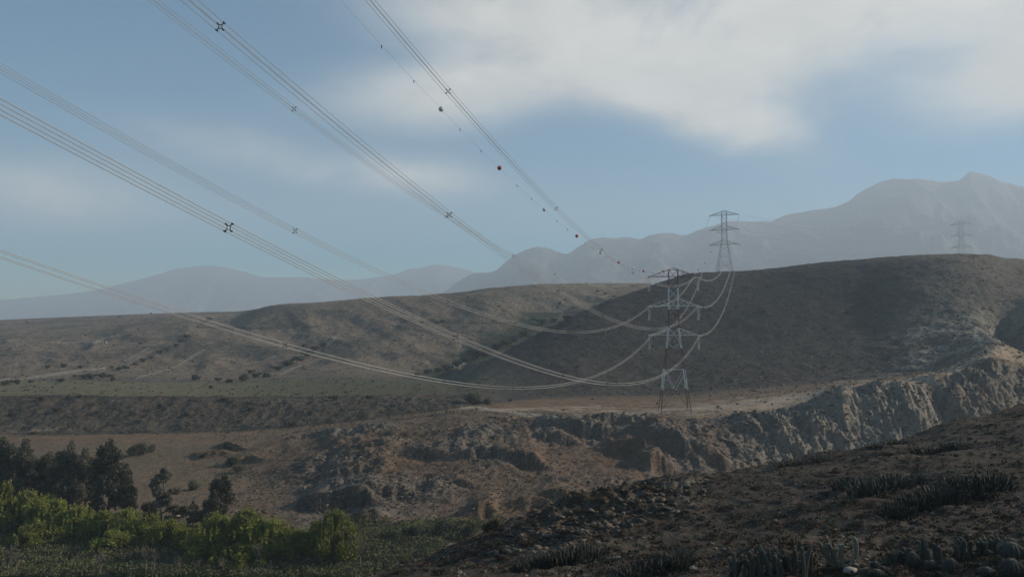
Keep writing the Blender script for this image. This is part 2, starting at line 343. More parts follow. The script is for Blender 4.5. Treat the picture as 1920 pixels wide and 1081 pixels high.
# cart tracks and pale scars
def scar(pts, wpx, c, amt, s0, s1):
    global ca
    d = np.full(GZ.shape, 1e9)
    for (x0, y0), (x1, y1) in zip(pts[:-1], pts[1:]):
        vx, vy = x1 - x0, y1 - y0; t = np.clip(((PX - x0) * vx + (PYG - y0) * vy) / (vx*vx + vy*vy), 0, 1)
        d = np.minimum(d, np.hypot(PX - x0 - t*vx, PYG - y0 - t*vy))
    ca = lay(ca, c, np.exp(-(d / wpx) ** 2) * amt * ((GS > s0) & (GS < s1)))
pale = col(.37, .31, .24)
scar([(865, 763), (900, 764), (990, 776), (1060, 783)], 2.6, pale, .95, 6.5, 8.3)
scar([(900, 769), (1000, 765), (1120, 762)], 1.6, pale, .6, 6.5, 8.5)
scar([(1150, 776), (1240, 768), (1330, 764), (1440, 752)], 3.0, pale, .7, 6.5, 8.3)
scar([(1440, 752), (1530, 738), (1600, 735)], 5.0, pale, .7, 6.5, 8.3)
scar([(1560, 730), (1740, 722)], 2.0, pale, .8, 6.5, 8.3)
scar([(1560, 715), (1640, 713)], 1.4, pale, .6, 7.5, 9)
scar([(0, 712), (60, 708), (130, 697), (200, 689)], 2.2, pale, .7, 9, 12.5)
scar([(232, 680), (280, 652)], 1.6, pale, .6, 10, 12.8)
scar([(260, 708), (330, 688), (385, 655)], 1.8, pale, .45, 10, 12.8)
scar([(613, 648), (637, 625)], 2.2, pale, .8, 10, 12.8)
scar([(530, 700), (565, 684)], 2.2, pale, .8, 10, 12.8)
scar([(840, 688), (875, 680)], 2.2, col(.55, .52, .46), .9, 10, 12.8)
scar([(780, 603), (1000, 607), (1060, 600)], 2.0, col(.05, .055, .04), .7, 11, 13)
scar([(370, 612), (480, 616), (600, 612)], 2.4, col(.045, .05, .036), .8, 11, 13)
scar([(100, 642), (200, 641)], 1.6, pale, .5, 11, 13)
scar([(700, 640), (760, 612), (860, 602)], 9, col(.05, .055, .04), .5, 11, 13)
scar([(0, 743), (400, 745), (640, 744)], 1.6, col(.035, .032, .026), .8, 8.5, 9.3)
scar([(30, 810), (100, 805), (140, 797)], 1.5, pale, .4, 7.9, 9)
scar([(755, 925), (800, 955), (840, 980)], 1.8, col(.32, .22, .15), .6, 5.5, 7)
scar([(1210, 870), (1222, 905)], 7, col(.33, .26, .18), .6, 5.5, 7)
scar([(600, 955), (900, 990)], 6, col(.24, .13, .07), .4, 5.5, 6.6)
scar([(1150, 947), (1230, 912), (1320, 898)], 5, col(.30, .26, .20), .5, 2.5, 3.3)
ca *= (1 + 0.16 * pn2 + 0.10 * fine)[..., None]
ca = np.clip(ca, 0.012, 0.9)

def attr_mat(name, bump_scale, bump_d, cvar, rock=True):
    m = bpy.data.materials.new(name); m.use_nodes = True; t = NT(m.node_tree); t.n.clear()
    geo = t.new('ShaderNodeNewGeometry'); pos = geo.outputs['Position']
    at = t.new('ShaderNodeAttribute', attribute_name='soil').outputs['Color']
    n1 = t.noise(pos, bump_scale, 7, 0.65); n2 = t.noise(pos, bump_scale * 0.21, 6, 0.6); n3 = t.noise(pos, bump_scale * 3.1, 4, 0.7)
    f = t.m('ADD', t.m('MULTIPLY', t.m('SUBTRACT', n1, 0.5), cvar * 3.4), t.m('MULTIPLY', t.m('SUBTRACT', n2, 0.5), cvar * 2.4))
    k = t.m('ADD', 1.0, t.m('ADD', f, t.m('MULTIPLY', t.m('SUBTRACT', n3, 0.5), cvar * 2.2)))
    k = t.m('MAXIMUM', k, 0.3)
    c = t.new('ShaderNodeVectorMath', {0: at}, operation='SCALE'); t.put(c.inputs['Scale'], k)
    c = c.outputs[0]
    # dry scrub and stones as small specks of their own colour
    sp1 = t.ramp(t.noise(pos, bump_scale * 1.7, 5, 0.75), 0.56, 0.66)
    c = t.mix(t.m('MULTIPLY', sp1, 0.55), c, t.mix(0.6, c, (0.03, 0.032, 0.022, 1)))
    vor = t.new('ShaderNodeTexVoronoi', {'Vector': pos, 'Scale': bump_scale * 1.3, 'Randomness': 1.0})
    st = t.m('MULTIPLY', t.m('LESS_THAN', vor.outputs['Distance'], 0.17), t.ramp(n2, 0.48, 0.6))
    c = t.mix(t.m('MULTIPLY', st, 0.6), c, t.mix(0.5, c, (0.42, 0.38, 0.32, 1)))
    bmp = t.new('ShaderNodeBump', {'Height': t.m('ADD', n1, t.m('ADD', t.m('MULTIPLY', n3, 0.4), t.m('MULTIPLY', sp1, 0.25))), 'Distance': bump_d, 'Strength': 1.0})
    bs = t.new('ShaderNodeBsdfPrincipled', {'Base Color': c, 'Roughness': 0.95, 'Normal': bmp.outputs[0]})
    bs.inputs['Specular IOR Level'].default_value = 0.12
    t.l.new(bs.outputs[0], t.new('ShaderNodeOutputMaterial').inputs[0])
    return m
MG = {'near': attr_mat('stony_soil', 2.2, 0.22, 0.26), 'mid': attr_mat('dry_grass_and_rock', 0.55, 0.9, 0.24), 'far': attr_mat('scrub_slope', 0.28, 1.4, 0.22), 'mtn': attr_mat('mountain_rock', 0.012, 30.0, 0.20)}

def set_props(o, **k):
    for a, b in k.items():
        if b is not None: o[a] = b
    return o
def grid_mesh(name, X, Y, Z, colr, mat):
    nr, nc = X.shape
    me = bpy.data.meshes.new(name)
    co = np.stack([X, Y, Z], -1).reshape(-1, 3).astype(np.float32)
    a = (np.arange(nr - 1)[:, None] * nc + np.arange(nc - 1)[None, :]).ravel()
    q = np.stack([a, a + 1, a + nc + 1, a + nc], -1).astype(np.int32)
    me.vertices.add(len(co)); me.vertices.foreach_set('co', co.ravel())
    me.loops.add(q.size); me.loops.foreach_set('vertex_index', q.ravel())
    me.polygons.add(len(q)); me.polygons.foreach_set('loop_start', np.arange(len(q), dtype=np.int32) * 4); me.polygons.foreach_set('loop_total', np.full(len(q), 4, np.int32))
    me.polygons.foreach_set('use_smooth', np.ones(len(q), bool))
    me.update(calc_edges=True)
    if colr is not None:
        at = me.attributes.new('soil', 'FLOAT_COLOR', 'POINT')
        at.data.foreach_set('color', np.concatenate([colr.reshape(-1, 3), np.ones((nr * nc, 1))], 1).astype(np.float32).ravel())
    me.materials.append(mat)
    o = bpy.data.objects.new(name, me); C.objects.link(o); return o
edges = np.cumsum([0] + ROWS)
def part_rows(s0, s1): return slice(edges[s0], edges[s1] + 1)
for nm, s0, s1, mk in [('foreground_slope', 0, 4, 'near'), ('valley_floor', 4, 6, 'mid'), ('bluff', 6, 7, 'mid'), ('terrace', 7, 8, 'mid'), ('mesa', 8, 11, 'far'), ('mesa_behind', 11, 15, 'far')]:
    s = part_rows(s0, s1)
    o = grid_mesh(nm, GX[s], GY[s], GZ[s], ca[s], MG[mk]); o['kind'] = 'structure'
# hillside on the right and the wide ground sheet
hx, hy = np.meshgrid(np.linspace(-80, 520, 130), np.linspace(-270, 260, 110))
hz = zhill(hx, hy) - 0.4
fan = (hy > 2) & (hx < 0.9 * hy + 2); hz = np.where(fan & (hx < 0.9 * hy), hz - 6, hz)
hz = np.where((hx < 12) & (hy < 2), np.maximum(-60, -3 - 0.25 * np.abs(hx) - 0.12 * np.abs(hy)), hz)
hz = np.where((hx >= 12) & (hy < 2), np.maximum(hz, -6 + 0 * hx), hz)
o = grid_mesh('hillside', hx, hy, hz, np.ones(hx.shape + (3,)) * col(.10, .085, .066), MG['near']); o['kind'] = 'structure'
gx, gy = np.meshgrid(np.r_[np.linspace(-8800, 8800, 90)], np.linspace(-2900, 9300, 70))
o = grid_mesh('ground', gx, gy, np.full(gx.shape, -72.0) , np.ones(gx.shape + (3,)) * col(.13, .11, .085), MG['far']); o['kind'] = 'structure'

# ------------------------------------------------------------------ mountains
def mountains(name, sky, Yc, Yf, u0, u1, n, seed, front=0.10, rough=1.0):
    us = np.linspace(u0, u1, n); fs = np.r_[np.linspace(0, 1, 110), np.linspace(1, 1.7, 30)[1:]]
    U, Fq = np.meshgrid(us, fs)
    pxs = 960 + F * us; py = row(sky)(pxs)
    for _ in range(4):
        b = (540.5 - py) / F; pxs = 960 + F * us * (cp - b * sp); py = row(sky)(pxs)
    zs = Yc * (sp + b * cp) / (cp - b * sp)
    Y = Yf + (Yc - Yf) * Fq; X = U * Y
    prof = np.where(Fq < 1, np.clip(Fq, 0, 1) ** 1.25, np.maximum(1 - (Fq - 1) * 1.3, 0))
    base = zs[None, :] * prof
    wl = Yc * 0.09
    rg = ridged(X + seed + 0.25 * fbm(X, Y, wl, 2) * wl, Y * 0.45, wl, 6, 0.52)
    env = np.sin(np.clip(Fq, 0, 1) * np.pi) ** 0.7 * np.where(Fq < 1, 1, 0) + 0.0
    Z = base + rough * env * 0.16 * zs[None, :] * (rg - 0.5)
    Z += 0.010 * zs[None, :] * fbm(X, Y, wl * 0.25, 3) * np.where((Fq > 0.9) & (Fq < 1.1), 1, 0.6)
    c = np.ones(X.shape + (3,)) * col(.085, .080, .074)
    c = lay(c, col(.065, .064, .058), sstep(-0.2, 0.5, fbm(X, Y, wl * 0.6, 4)))
    o = grid_mesh(name, X, Y, Z - 40 * (1 - prof), c, MG['mtn']); o['kind'] = 'structure'; return o
mountains('mountain_range', {560:640, 700:590, 780:567, 830:549, 860:527, 890:512, 925:508, 950:490, 975:472, 1005:463, 1030:466, 1062:475, 1085:462, 1110:449, 1130:445, 1150:447, 1175:445, 1200:448, 1220:441, 1240:437, 1258:438, 1280:441, 1305:432, 1330:425, 1345:421, 1360:417, 1400:415, 1440:415, 1470:406, 1500:398, 1550:390, 1590:378, 1612:361, 1640:346, 1670:338, 1690:336, 1712:334, 1740:338, 1770:342, 1790:342, 1805:333, 1820:323, 1835:326, 1850:331, 1890:344, 1920:350, 1990:356, 2080:330, 2200:350, 2440:410}, 6600, 3900, -0.27, 0.98, 620, 300, rough=0.7)
mountains('distant_ridge', {-520:600, -200:575, 0:562, 150:548, 250:527, 300:513, 330:505, 380:498, 420:500, 460:510, 500:519, 560:519, 640:524, 700:520, 740:514, 770:504, 800:499, 820:496, 845:499, 870:504, 900:512, 1000:530, 1200:560}, 9300, 7300, -0.98, 0.18, 420, 900, rough=0.8)
o = bpy.data.objects.new('x', None); bpy.data.objects.remove(o)

# ------------------------------------------------------------------ haze
def box_mesh(name, lo, hi):
    v = [(x, y, z) for x in (lo[0], hi[0]) for y in (lo[1], hi[1]) for z in (lo[2], hi[2])]
    f = [(0,1,3,2),(4,6,7,5),(0,4,5,1),(2,3,7,6),(0,2,6,4),(1,5,7,3)]
    me = bpy.data.meshes.new(name); me.from_pydata(v, [], f); return me
hm = bpy.data.materials.new('haze_air'); hm.use_nodes = True; t = NT(hm.node_tree); t.n.clear()
pv = t.new('ShaderNodeVolumePrincipled', {'Color': (0.74, 0.87, 1.0, 1), 'Density': 0.00018, 'Anisotropy': 0.1})
t.l.new(pv.outputs[0], t.new('ShaderNodeOutputMaterial').inputs['Volume'])
hb = bpy.data.objects.new('haze', box_mesh('haze', (-9000, -3000, -73.5), (9000, 9600, 1420))); hb.data.materials.append(hm); C.objects.link(hb)
hb['kind'] = 'stuff'; hb['label'] = 'pale blue haze lying over the whole valley and mountains'
# ------------------------------------------------------------------ object helpers
def mat(name, c, rough=0.8, metal=0.0, var=0.0, scale=3.0, bump=0.0, transl=0.0, spec=0.3):
    m = bpy.data.materials.new(name); m.use_nodes = True; t = NT(m.node_tree); t.n.clear()
    pos = t.new('ShaderNodeTexCoord').outputs['Object']
    n = t.noise(pos, scale, 5, 0.6)
    info = t.new('ShaderNodeObjectInfo').outputs['Random']
    k = t.m('ADD', 1.0, t.m('ADD', t.m('MULTIPLY', t.m('SUBTRACT', n, 0.5), var * 2), t.m('MULTIPLY', t.m('SUBTRACT', info, 0.5), var)))
    v = t.new('ShaderNodeVectorMath', {0: (c[0], c[1], c[2])}, operation='SCALE'); t.put(v.inputs['Scale'], k)
    bs = t.new('ShaderNodeBsdfPrincipled', {'Base Color': v.outputs[0], 'Roughness': rough, 'Metallic': metal})
    bs.inputs['Specular IOR Level'].default_value = spec
    if bump: t.l.new(t.new('ShaderNodeBump', {'Height': n, 'Distance': bump, 'Strength': 1.0}).outputs[0], bs.inputs['Normal'])
    out = bs.outputs[0]
    if transl:
        tr = t.new('ShaderNodeBsdfTranslucent', {'Color': v.outputs[0]})
        out = t.new('ShaderNodeMixShader', {0: transl, 1: out, 2: tr.outputs[0]}).outputs[0]
    t.l.new(out, t.new('ShaderNodeOutputMaterial').inputs[0]); return m
M = {
 'white': mat('white_paint', (.72, .71, .68), .55, 0, .10, 2), 'red': mat('red_paint', (.12, .030, .026), .6, 0, .18, 2), 'steel': mat('galvanised_steel', (.34, .34, .34), .5, .4, .12, 2),
 'concrete': mat('concrete', (.42, .40, .37), .9, 0, .15, 4), 'alu': mat('weathered_aluminium', (.36, .355, .345), .5, .0, .05, 1), 'dark': mat('dark_metal', (.05, .05, .055), .5, .5, .1, 3),
 'glass': mat('insulator_glass', (.58, .60, .58), .25, 0, .05, 2, spec=.5), 'ballw': mat('white_ball_plastic', (.78, .78, .76), .45, 0, .04, 2), 'ballr': mat('red_ball_plastic', (.50, .045, .028), .45, 0, .06, 2),
 'euc': mat('eucalyptus_leaves', (.070, .075, .050), .6, 0, .5, .5, transl=.3), 'euc2': mat('dusty_eucalyptus_leaves', (.125, .12, .085), .7, 0, .45, .35, transl=.25),
 'wil': mat('willow_leaves', (.175, .205, .043), .6, 0, .40, .25, transl=.35), 'wil2': mat('yellow_willow_leaves', (.24, .25, .055), .6, 0, .35, .25, transl=.35),
 'bush': mat('dark_bush_leaves', (.050, .056, .032), .8, 0, .5, .6, transl=.15), 'bushg': mat('grey_green_bush_leaves', (.115, .12, .07), .8, 0, .4, .6, transl=.15),
 'scrub': mat('valley_scrub_leaves', (.115, .125, .050), .8, 0, .55, .12, transl=.2), 'rust': mat('rusty_dry_twigs', (.085, .050, .033), .9, 0, .4, 3), 'twig': mat('grey_dry_twigs', (.085, .075, .06), .9, 0, .4, 3), 'dry': mat('dry_yellow_twigs', (.22, .16, .07), .9, 0, .35, 3),
 'cactus': mat('cactus_skin', (.095, .098, .078), .8, 0, .4, 6, .01), 'cactusl': mat('pale_cactus_skin', (.17, .165, .125), .8, 0, .4, 6, .01), 'bone': mat('dull_pale_stone', (.36, .32, .27), .9, 0, .3, 4, .02), 'cactusd': mat('dusky_cactus_skin', (.055, .056, .045), .8, 0, .5, 6, .01), 'spine': mat('cactus_spine_grey', (.15, .14, .12), .9, 0, .3, 9, .01), 'bark': mat('grey_bark', (.12, .10, .085), .9, 0, .3, 3, .03),
 'stone': mat('weathered_stone', (.165, .135, .10), .95, 0, .35, 1.5, .05), 'palest': mat('pale_stone', (.62, .58, .52), .9, 0, .2, 4, .02), 'dstone': mat('dark_stone', (.095, .080, .066), .95, 0, .3, 1.5, .05),
 'glasspane': mat('dark_window_glass', (.03, .035, .04), .1, 0, 0, 1, spec=.5), 'rubber': mat('tyre_rubber', (.02, .02, .02), .9), 'wood': mat('old_wood', (.10, .08, .06), .9, 0, .3, 4),
}
class MB:
    def __init__(s): s.v = []; s.f = []; s.mi = []
    def add(s, vs, fs, mi=0):
        o = len(s.v); s.v += [tuple(v) for v in vs]; s.f += [tuple(i + o for i in f) for f in fs]; s.mi += [mi] * len(fs)
    def bar(s, a, b, r, mi=0, n=4, r2=None, caps=True):
        a = Vector(a); b = Vector(b); d = (b - a)
        if d.length < 1e-6: return
        d.normalize(); up = Vector((0, 0, 1)) if abs(d.z) < .95 else Vector((1, 0, 0))
        x = d.cross(up).normalized(); y = d.cross(x); r2 = r if r2 is None else r2
        vs = []
        for p, rr in ((a, r), (b, r2)):
            for i in range(n):
                an = 2 * math.pi * (i + .5) / n; vs.append(p + (x * math.cos(an) + y * math.sin(an)) * rr)
        fs = [(i, (i + 1) % n, n + (i + 1) % n, n + i) for i in range(n)]
        if caps: fs += [tuple(range(n))[::-1], tuple(range(n, 2 * n))]
        s.add(vs, fs, mi)
    def tube(s, pts, rs, mi=0, n=6):
        pts = [Vector(p) for p in pts]; vs = []
        if not hasattr(rs, '__len__'): rs = [rs] * len(pts)
        for i, p in enumerate(pts):
            d = (pts[min(i + 1, len(pts) - 1)] - pts[max(i - 1, 0)]).normalized(); up = Vector((0, 0, 1)) if abs(d.z) < .9 else Vector((1, 0, 0))
            x = d.cross(up).normalized(); y = d.cross(x)
            for k in range(n):
                an = 2 * math.pi * k / n; vs.append(p + (x * math.cos(an) + y * math.sin(an)) * rs[i])
        fs = []
        for i in range(len(pts) - 1):
            for k in range(n): fs.append((i*n + k, i*n + (k+1) % n, (i+1)*n + (k+1) % n, (i+1)*n + k))
        fs += [tuple(range(n))[::-1], tuple(range((len(pts)-1)*n, len(pts)*n))]
        s.add(vs, fs, mi)
    def ell(s, c, r, mi=0, nu=8, nv=5, jit=0, rnd=None):
        vs = []; fs = []
        for j in range(nv + 1):
            th = math.pi * j / nv
            for i in range(nu):
                ph = 2 * math.pi * i / nu; k = 1 + (rnd.uniform(-jit, jit) if jit and 0 < j < nv else 0)
                vs.append((c[0] + r[0] * math.sin(th) * math.cos(ph) * k, c[1] + r[1] * math.sin(th) * math.sin(ph) * k, c[2] + r[2] * math.cos(th) * k))
        for j in range(nv):
            for i in range(nu): fs.append((j*nu + i, j*nu + (i+1) % nu, (j+1)*nu + (i+1) % nu, (j+1)*nu + i))
        s.add(vs, fs, mi)
    def box(s, lo, hi, mi=0):
        v = [(x, y, z) for x in (lo[0], hi[0]) for y in (lo[1], hi[1]) for z in (lo[2], hi[2])]
        s.add(v, [(0,1,3,2),(4,6,7,5),(0,4,5,1),(2,3,7,6),(0,2,6,4),(1,5,7,3)], mi)
    def mesh(s, name, mats, smooth=False):
        me = bpy.data.meshes.new(name); me.from_pydata(s.v, [], s.f)
        for m in (mats if isinstance(mats, (list, tuple)) else [mats]): me.materials.append(m)
        me.polygons.foreach_set('material_index', s.mi)
        if smooth: me.polygons.foreach_set('use_smooth', [True] * len(me.polygons))
        me.update(); return me
def np_mesh(name, verts, quads, mats, mi=None, smooth=False):
    me = bpy.data.meshes.new(name); verts = np.asarray(verts, np.float32); quads = np.asarray(quads, np.int32)
    me.vertices.add(len(verts)); me.vertices.foreach_set('co', verts.ravel())
    me.loops.add(quads.size); me.loops.foreach_set('vertex_index', quads.ravel())
    k = quads.shape[1]
    me.polygons.add(len(quads)); me.polygons.foreach_set('loop_start', np.arange(len(quads), dtype=np.int32) * k); me.polygons.foreach_set('loop_total', np.full(len(quads), k, np.int32))
    for m in (mats if isinstance(mats, (list, tuple)) else [mats]): me.materials.append(m)
    if mi is not None: me.polygons.foreach_set('material_index', np.asarray(mi, np.int32))
    me.update(calc_edges=True); return me
def link(name, me, parent=None, loc=None, rz=0, sc=None, **props):
    o = bpy.data.objects.new(name, me); C.objects.link(o)
    if parent is not None: o.parent = parent
    if loc is not None: o.location = loc
    if rz: o.rotation_euler = (0, 0, rz)
    if sc is not None: o.scale = sc if hasattr(sc, '__len__') else (sc, sc, sc)
    return set_props(o, **props)
def thing(name, loc, label, category, group=None, rz=0, sc=None):
    return link(name, None, None, loc, rz, sc, label=label, category=category, group=group)

# ------------------------------------------------------------------ pylons
def tower(loc, rz, low, spc, base, L, legz, painted, label, peak_up=4.1, bands=(9.2, 18.3, 27.7, 36.9, 45.3, 55.0), th=1.0, strings='tension', waist=2.05, dz=(0, 0, 0, 0)):
    t = thing('transmission_tower', loc, label, 'pylon', 'lattice pylons of the power line', rz)
    mats = [M['red'], M['white']] if painted else [M['steel'], M['steel']]
    def mi(z):
        k = sum(z > b for b in bands); return k % 2
    def sbar(mb, a, b, r):             # bars change paint at the band edges
        a = Vector(a); b = Vector(b)
        if a.z > b.z: a, b = b, a
        cuts = [0.0] + ([(q - a.z) / (b.z - a.z) for q in bands if a.z < q < b.z] if b.z - a.z > .01 else []) + [1.0]
        for c0, c1 in zip(cuts[:-1], cuts[1:]):
            p, q = a.lerp(b, c0), a.lerp(b, c1); mb.bar(p, q, r, mi((p.z + q.z) / 2))
    levels = [low, low + spc, low + 2 * spc]; topb = levels[2] + 3.1
    hw0, hw1 = base / 2, waist
    zk = low + 3.4
    def hw(z): return hw0 + (hw1 * 1.08 - hw0) * (z / zk) if z < zk else hw1 * (1.08 - .08 * min((z - zk) / 8, 1))
    cor = [(-1, -1), (1, -1), (1, 1), (-1, 1)]
    for k, (sx, sy) in enumerate(cor):
        mb = MB(); d = dz[k]
        sbar(mb, (sx * hw(0), sy * hw(0), -d), (sx * hw(zk), sy * hw(zk), zk), .20 * th)
        sbar(mb, (sx * hw(zk), sy * hw(zk), zk), (sx * hw(topb), sy * hw(topb), topb), .17 * th)
        lg = link('leg', mb.mesh('leg', mats), t)
        f = MB(); f.box((sx * hw(0) - .7, sy * hw(0) - .7, -d - 1.6), (sx * hw(0) + .7, sy * hw(0) + .7, -d + .45)); link('footing', f.mesh('footing', M['concrete']), lg)
    # panel points
    zs = [0.0]; 
    k = 0
    zz = [0, .245 * zk, .49 * zk, .66 * zk, .82 * zk, zk]
    z = zk
    while z < topb - 2: z += (topb - zk) / 6; zz.append(min(z, topb))
    zz[-1] = topb
    for fi in range(4):
        (ax, ay), (bx, by) = cor[fi], cor[(fi + 1) % 4]
        mb = MB()
        P = lambda z, w: Vector(((ax + (bx - ax) * w) * hw(z), (ay + (by - ay) * w) * hw(z), z))
        for a, b in zip(zz[:-1], zz[1:]):
            r = .095 * th
            if b <= .5 * zk:
                if a == 0:     # big K panel with its redundants
                    sbar(mb, P(a + .3, 0), P(b, .5), r); sbar(mb, P(a + .3, 1), P(b, .5), r)
                    for f_ in (.35, .7):
                        sbar(mb, P(a + (b - a) * f_, 0), P(a + .3, 0).lerp(P(b, .5), f_), .06 * th); sbar(mb, P(a + (b - a) * f_, 1), P(a + .3, 1).lerp(P(b, .5), f_), .06 * th)
                        sbar(mb, P(a + (b - a) * (f_ + .28), 0), P(a + .3, 0).lerp(P(b, .5), f_), .05 * th); sbar(mb, P(a + (b - a) * (f_ + .28), 1), P(a + .3, 1).lerp(P(b, .5), f_), .05 * th)
                else:
                    sbar(mb, P(a, .5), P(b, 0), r); sbar(mb, P(a, .5), P(b, 1), r)
                    for f_ in (.5,):
                        sbar(mb, P(a + (b - a) * f_, 0), P(a, .5).lerp(P(b, 0), f_), .06 * th); sbar(mb, P(a + (b - a) * f_, 1), P(a, .5).lerp(P(b, 1), f_), .06 * th)
                        sbar(mb, P(a, 0), P(a, .5).lerp(P(b, 0), f_), .05 * th); sbar(mb, P(a, 1), P(a, .5).lerp(P(b, 1), f_), .05 * th)
                sbar(mb, P(b, 0), P(b, 1), r)
            else:
                sbar(mb, P(a, 0), P(b, 1), r * .9); sbar(mb, P(a, 1), P(b, 0), r * .9); 
                if b in (zk, topb) or b > zk and abs(b - levels[1]) < 2: sbar(mb, P(b, 0), P(b, 1), r)
        for lv in levels: sbar(mb, P(lv, 0), P(lv, 1), .12 * th)
        link('bracing', mb.mesh('bracing', mats), t)
    # peak
    mb = MB()
    for sx, sy in cor: sbar(mb, (sx * hw1, sy * hw1, topb), (0, 0, topb + 1.0), .11 * th)
    link('peak', mb.mesh('peak', mats), t)
    tips = {}
    for li, lv in enumerate(levels):
        up = 3.1 if li != 2 else topb - lv
        for s in (-1, 1):
            mb = MB(); Ls = L; tip = Vector((s * Ls, 0, lv)); tips[(li, s)] = tip; w0 = hw(lv)
            col_i = 0 if (li == 2 or not painted) else 1
            for sy in (-1, 1):
                a = Vector((s * w0, sy * w0, lv)); b = Vector((s * hw(lv + up), sy * hw(lv + up), lv + up))
                tp = tip + Vector((0, sy * .25, 0))
                mb.bar(a, tp, .14 * th, col_i); mb.bar(b, tp, .14 * th, col_i)
                n = 4
                for q in range(1, n):
                    f_ = q / n; mb.bar(a.lerp(tp, f_), b.lerp(tp, f_ * .98), .055 * th, col_i); mb.bar(a.lerp(tp, (q - 1) / n), b.lerp(tp, f_), .055 * th, col_i)
            for q in range(0, 5):
                f_ = q / 5; a1 = Vector((s * w0, -w0, lv)).lerp(tip, f_); a2 = Vector((s * w0, w0, lv)).lerp(tip, f_); a3 = Vector((s * w0, -w0, lv)).lerp(tip, (q + 1) / 5)
                mb.bar(a1, a2, .055 * th, col_i); mb.bar(a2, a3, .055 * th, col_i)
            mb.box(tuple(tip - Vector((.35, .35, .25))), tuple(tip + Vector((.35, .35, .12))), col_i)
            link('cross_arm', mb.mesh('cross_arm', mats), t)
    return t, tips
def disc_string(a, b, r=.15, n=14):
    mb = MB(); a = Vector(a); b = Vector(b); mb.bar(a, b, .04, 0, 5)
    for i in range(n):
        c = a.lerp(b, (i + .7) / (n + .6)); d = (b - a).normalized() * .05
        mb.bar(c - d, c + d, r * .55, 0, 8, r)
    return mb

FITTED = {(2,-1): ((62.01,363.97,24.53), (-64.67,-21.62,55.57), 23.04), (2,1): ((83.91,361.89,25.11), (-46.52,-36.42,55.02), 23.94),
          (1,-1): ((62.86,363.97,11.39), (-64.56,-21.62,42.34), 24.89), (1,1): ((84.22,361.89,11.57), (-46.36,-36.42,41.39), 23.62),
          (0,-1): ((63.46,363.97,-2.18), (-66.27,-21.62,30.04), 26.0), (0,1): ((84.78,361.89,-1.92), (-45.55,-36.42,29.9), 24.71)}
T1 = Vector((73.3, 363, 0)); z1 = ground_z(T1.x, T1.y)
rz1 = math.atan2(361.89 - 363.97, 83.91 - 62.01)
foot1 = unz = pt(1262, 768, 363).z
def corner_dz(loc, rz, hb):
    out = []
    for sx, sy in [(-1, -1), (1, -1), (1, 1), (-1, 1)]:
        x = loc.x + (sx * math.cos(rz) - sy * math.sin(rz)) * hb; y = loc.y + (sx * math.sin(rz) + sy * math.cos(rz)) * hb
        out.append(loc.z - ground_z(x, y))
    return out
T1.z = foot1
B1 = 13.4
tw1, tips1 = tower(T1, rz1, 11.45 - 13.25 - foot1 - .1, 13.27, B1, 11.0, 0, True, 'red and white banded lattice pylon standing tallest on the brown terrace in front', th=.86, dz=corner_dz(T1, rz1, B1 / 2))
tpk = T1 + Vector((0, 0, 11.45 - 13.25 - foot1 - .1 + 2 * 13.27 + 4.1))
P2 = pt(1359, 508, 690); T2 = Vector((P2.x, 690, ground_z(P2.x, 690)))
low2 = pt(1361, 458, 690).z - T2.z; sp2 = (pt(1359, 403, 690).z - pt(1361, 458, 690).z) / 2
rz2 = -R(24)
tw2, tips2 = tower(T2, rz2, low2, sp2, 13.5, 12.3, 0, False, 'grey lattice pylon on the dark mesa edge, second along the line', bands=(6, 14, 20, 27, 36, 46), th=1.15, dz=corner_dz(T2, rz2, 6.7))
P3 = pt(1803, 475, 900); T3 = Vector((P3.x, 900, ground_z(P3.x, 900)))
low3 = pt(1804, 463, 900).z - T3.z; sp3 = (pt(1803, 420, 900).z - pt(1804, 463, 900).z) / 2
rz3 = -R(50)
tw3, tips3 = tower(T3, rz3, low3, sp3, 12, 10.5, 0, False, 'faint small lattice pylon rising behind the mesa top at far right', th=.65)
def wtip(T, rz, tp): 
    c, s = math.cos(rz), math.sin(rz); return Vector((T.x + c * tp.x - s * tp.y, T.y + s * tp.x + c * tp.y, T.z + tp.z))

def sagpt(A, B, s, t):
    p = A.lerp(B, t); p.z -= 4 * s * t * (1 - t); return p
def spacer_mesh(s=.235):
    mb = MB(); q = s * .55
    for a, b in [((-q, -q), (q, -q)), ((q, -q), (q, q)), ((q, q), (-q, q)), ((-q, q), (-q, -q))]:
        mb.bar((a[0], 0, a[1]), (b[0], 0, b[1]), .028, 0, 6)
    for sx in (-1, 1):
        for sz in (-1, 1):
            mb.bar((sx * q, 0, sz * q), (sx * s, 0, sz * s), .032, 0, 6, .045); mb.bar((sx * s, -.09, sz * s), (sx * s, .09, sz * s), .058, 0, 8)
    return mb.mesh('spacer', M['dark'])
SPM = spacer_mesh()
def bundle(A, B, s, ts, label, cat, group, rad=.024, t0=0.0, t1=1.0, n=90, wires=4, q=.235, segs_t=None):
    d = (B - A); d.z = 0; d.normalize(); side = Vector((d.y, -d.x, 0))
    mid = sagpt(A, B, s, (t0 + t1) / 2)
    root = thing('conductor_bundle', mid, label, cat, group)
    offs = [(-1, -1), (1, -1), (1, 1), (-1, 1)] if wires == 4 else [(0, 0)]
    for ox, oz in offs:
        o = side * ox * q + Vector((0, 0, oz * q))
        pts = [sagpt(A, B, s, t0 + (t1 - t0) * i / n) + o - mid for i in range(n + 1)]
        mb = MB(); mb.tube(pts, rad, 0, 5); link('wire', mb.mesh('wire', M['alu'], True), root)
    for tt in ts:
        p = sagpt(A, B, s, tt); v = sagpt(A, B, s, tt + .003) - p
        o = link('spacer', SPM, root, p - mid); o.rotation_euler = (math.atan2(v.z, math.hypot(v.x, v.y)), 0, math.atan2(-v.x, v.y))
    return root
NAMES = {2: 'top', 1: 'middle', 0: 'lowest'}
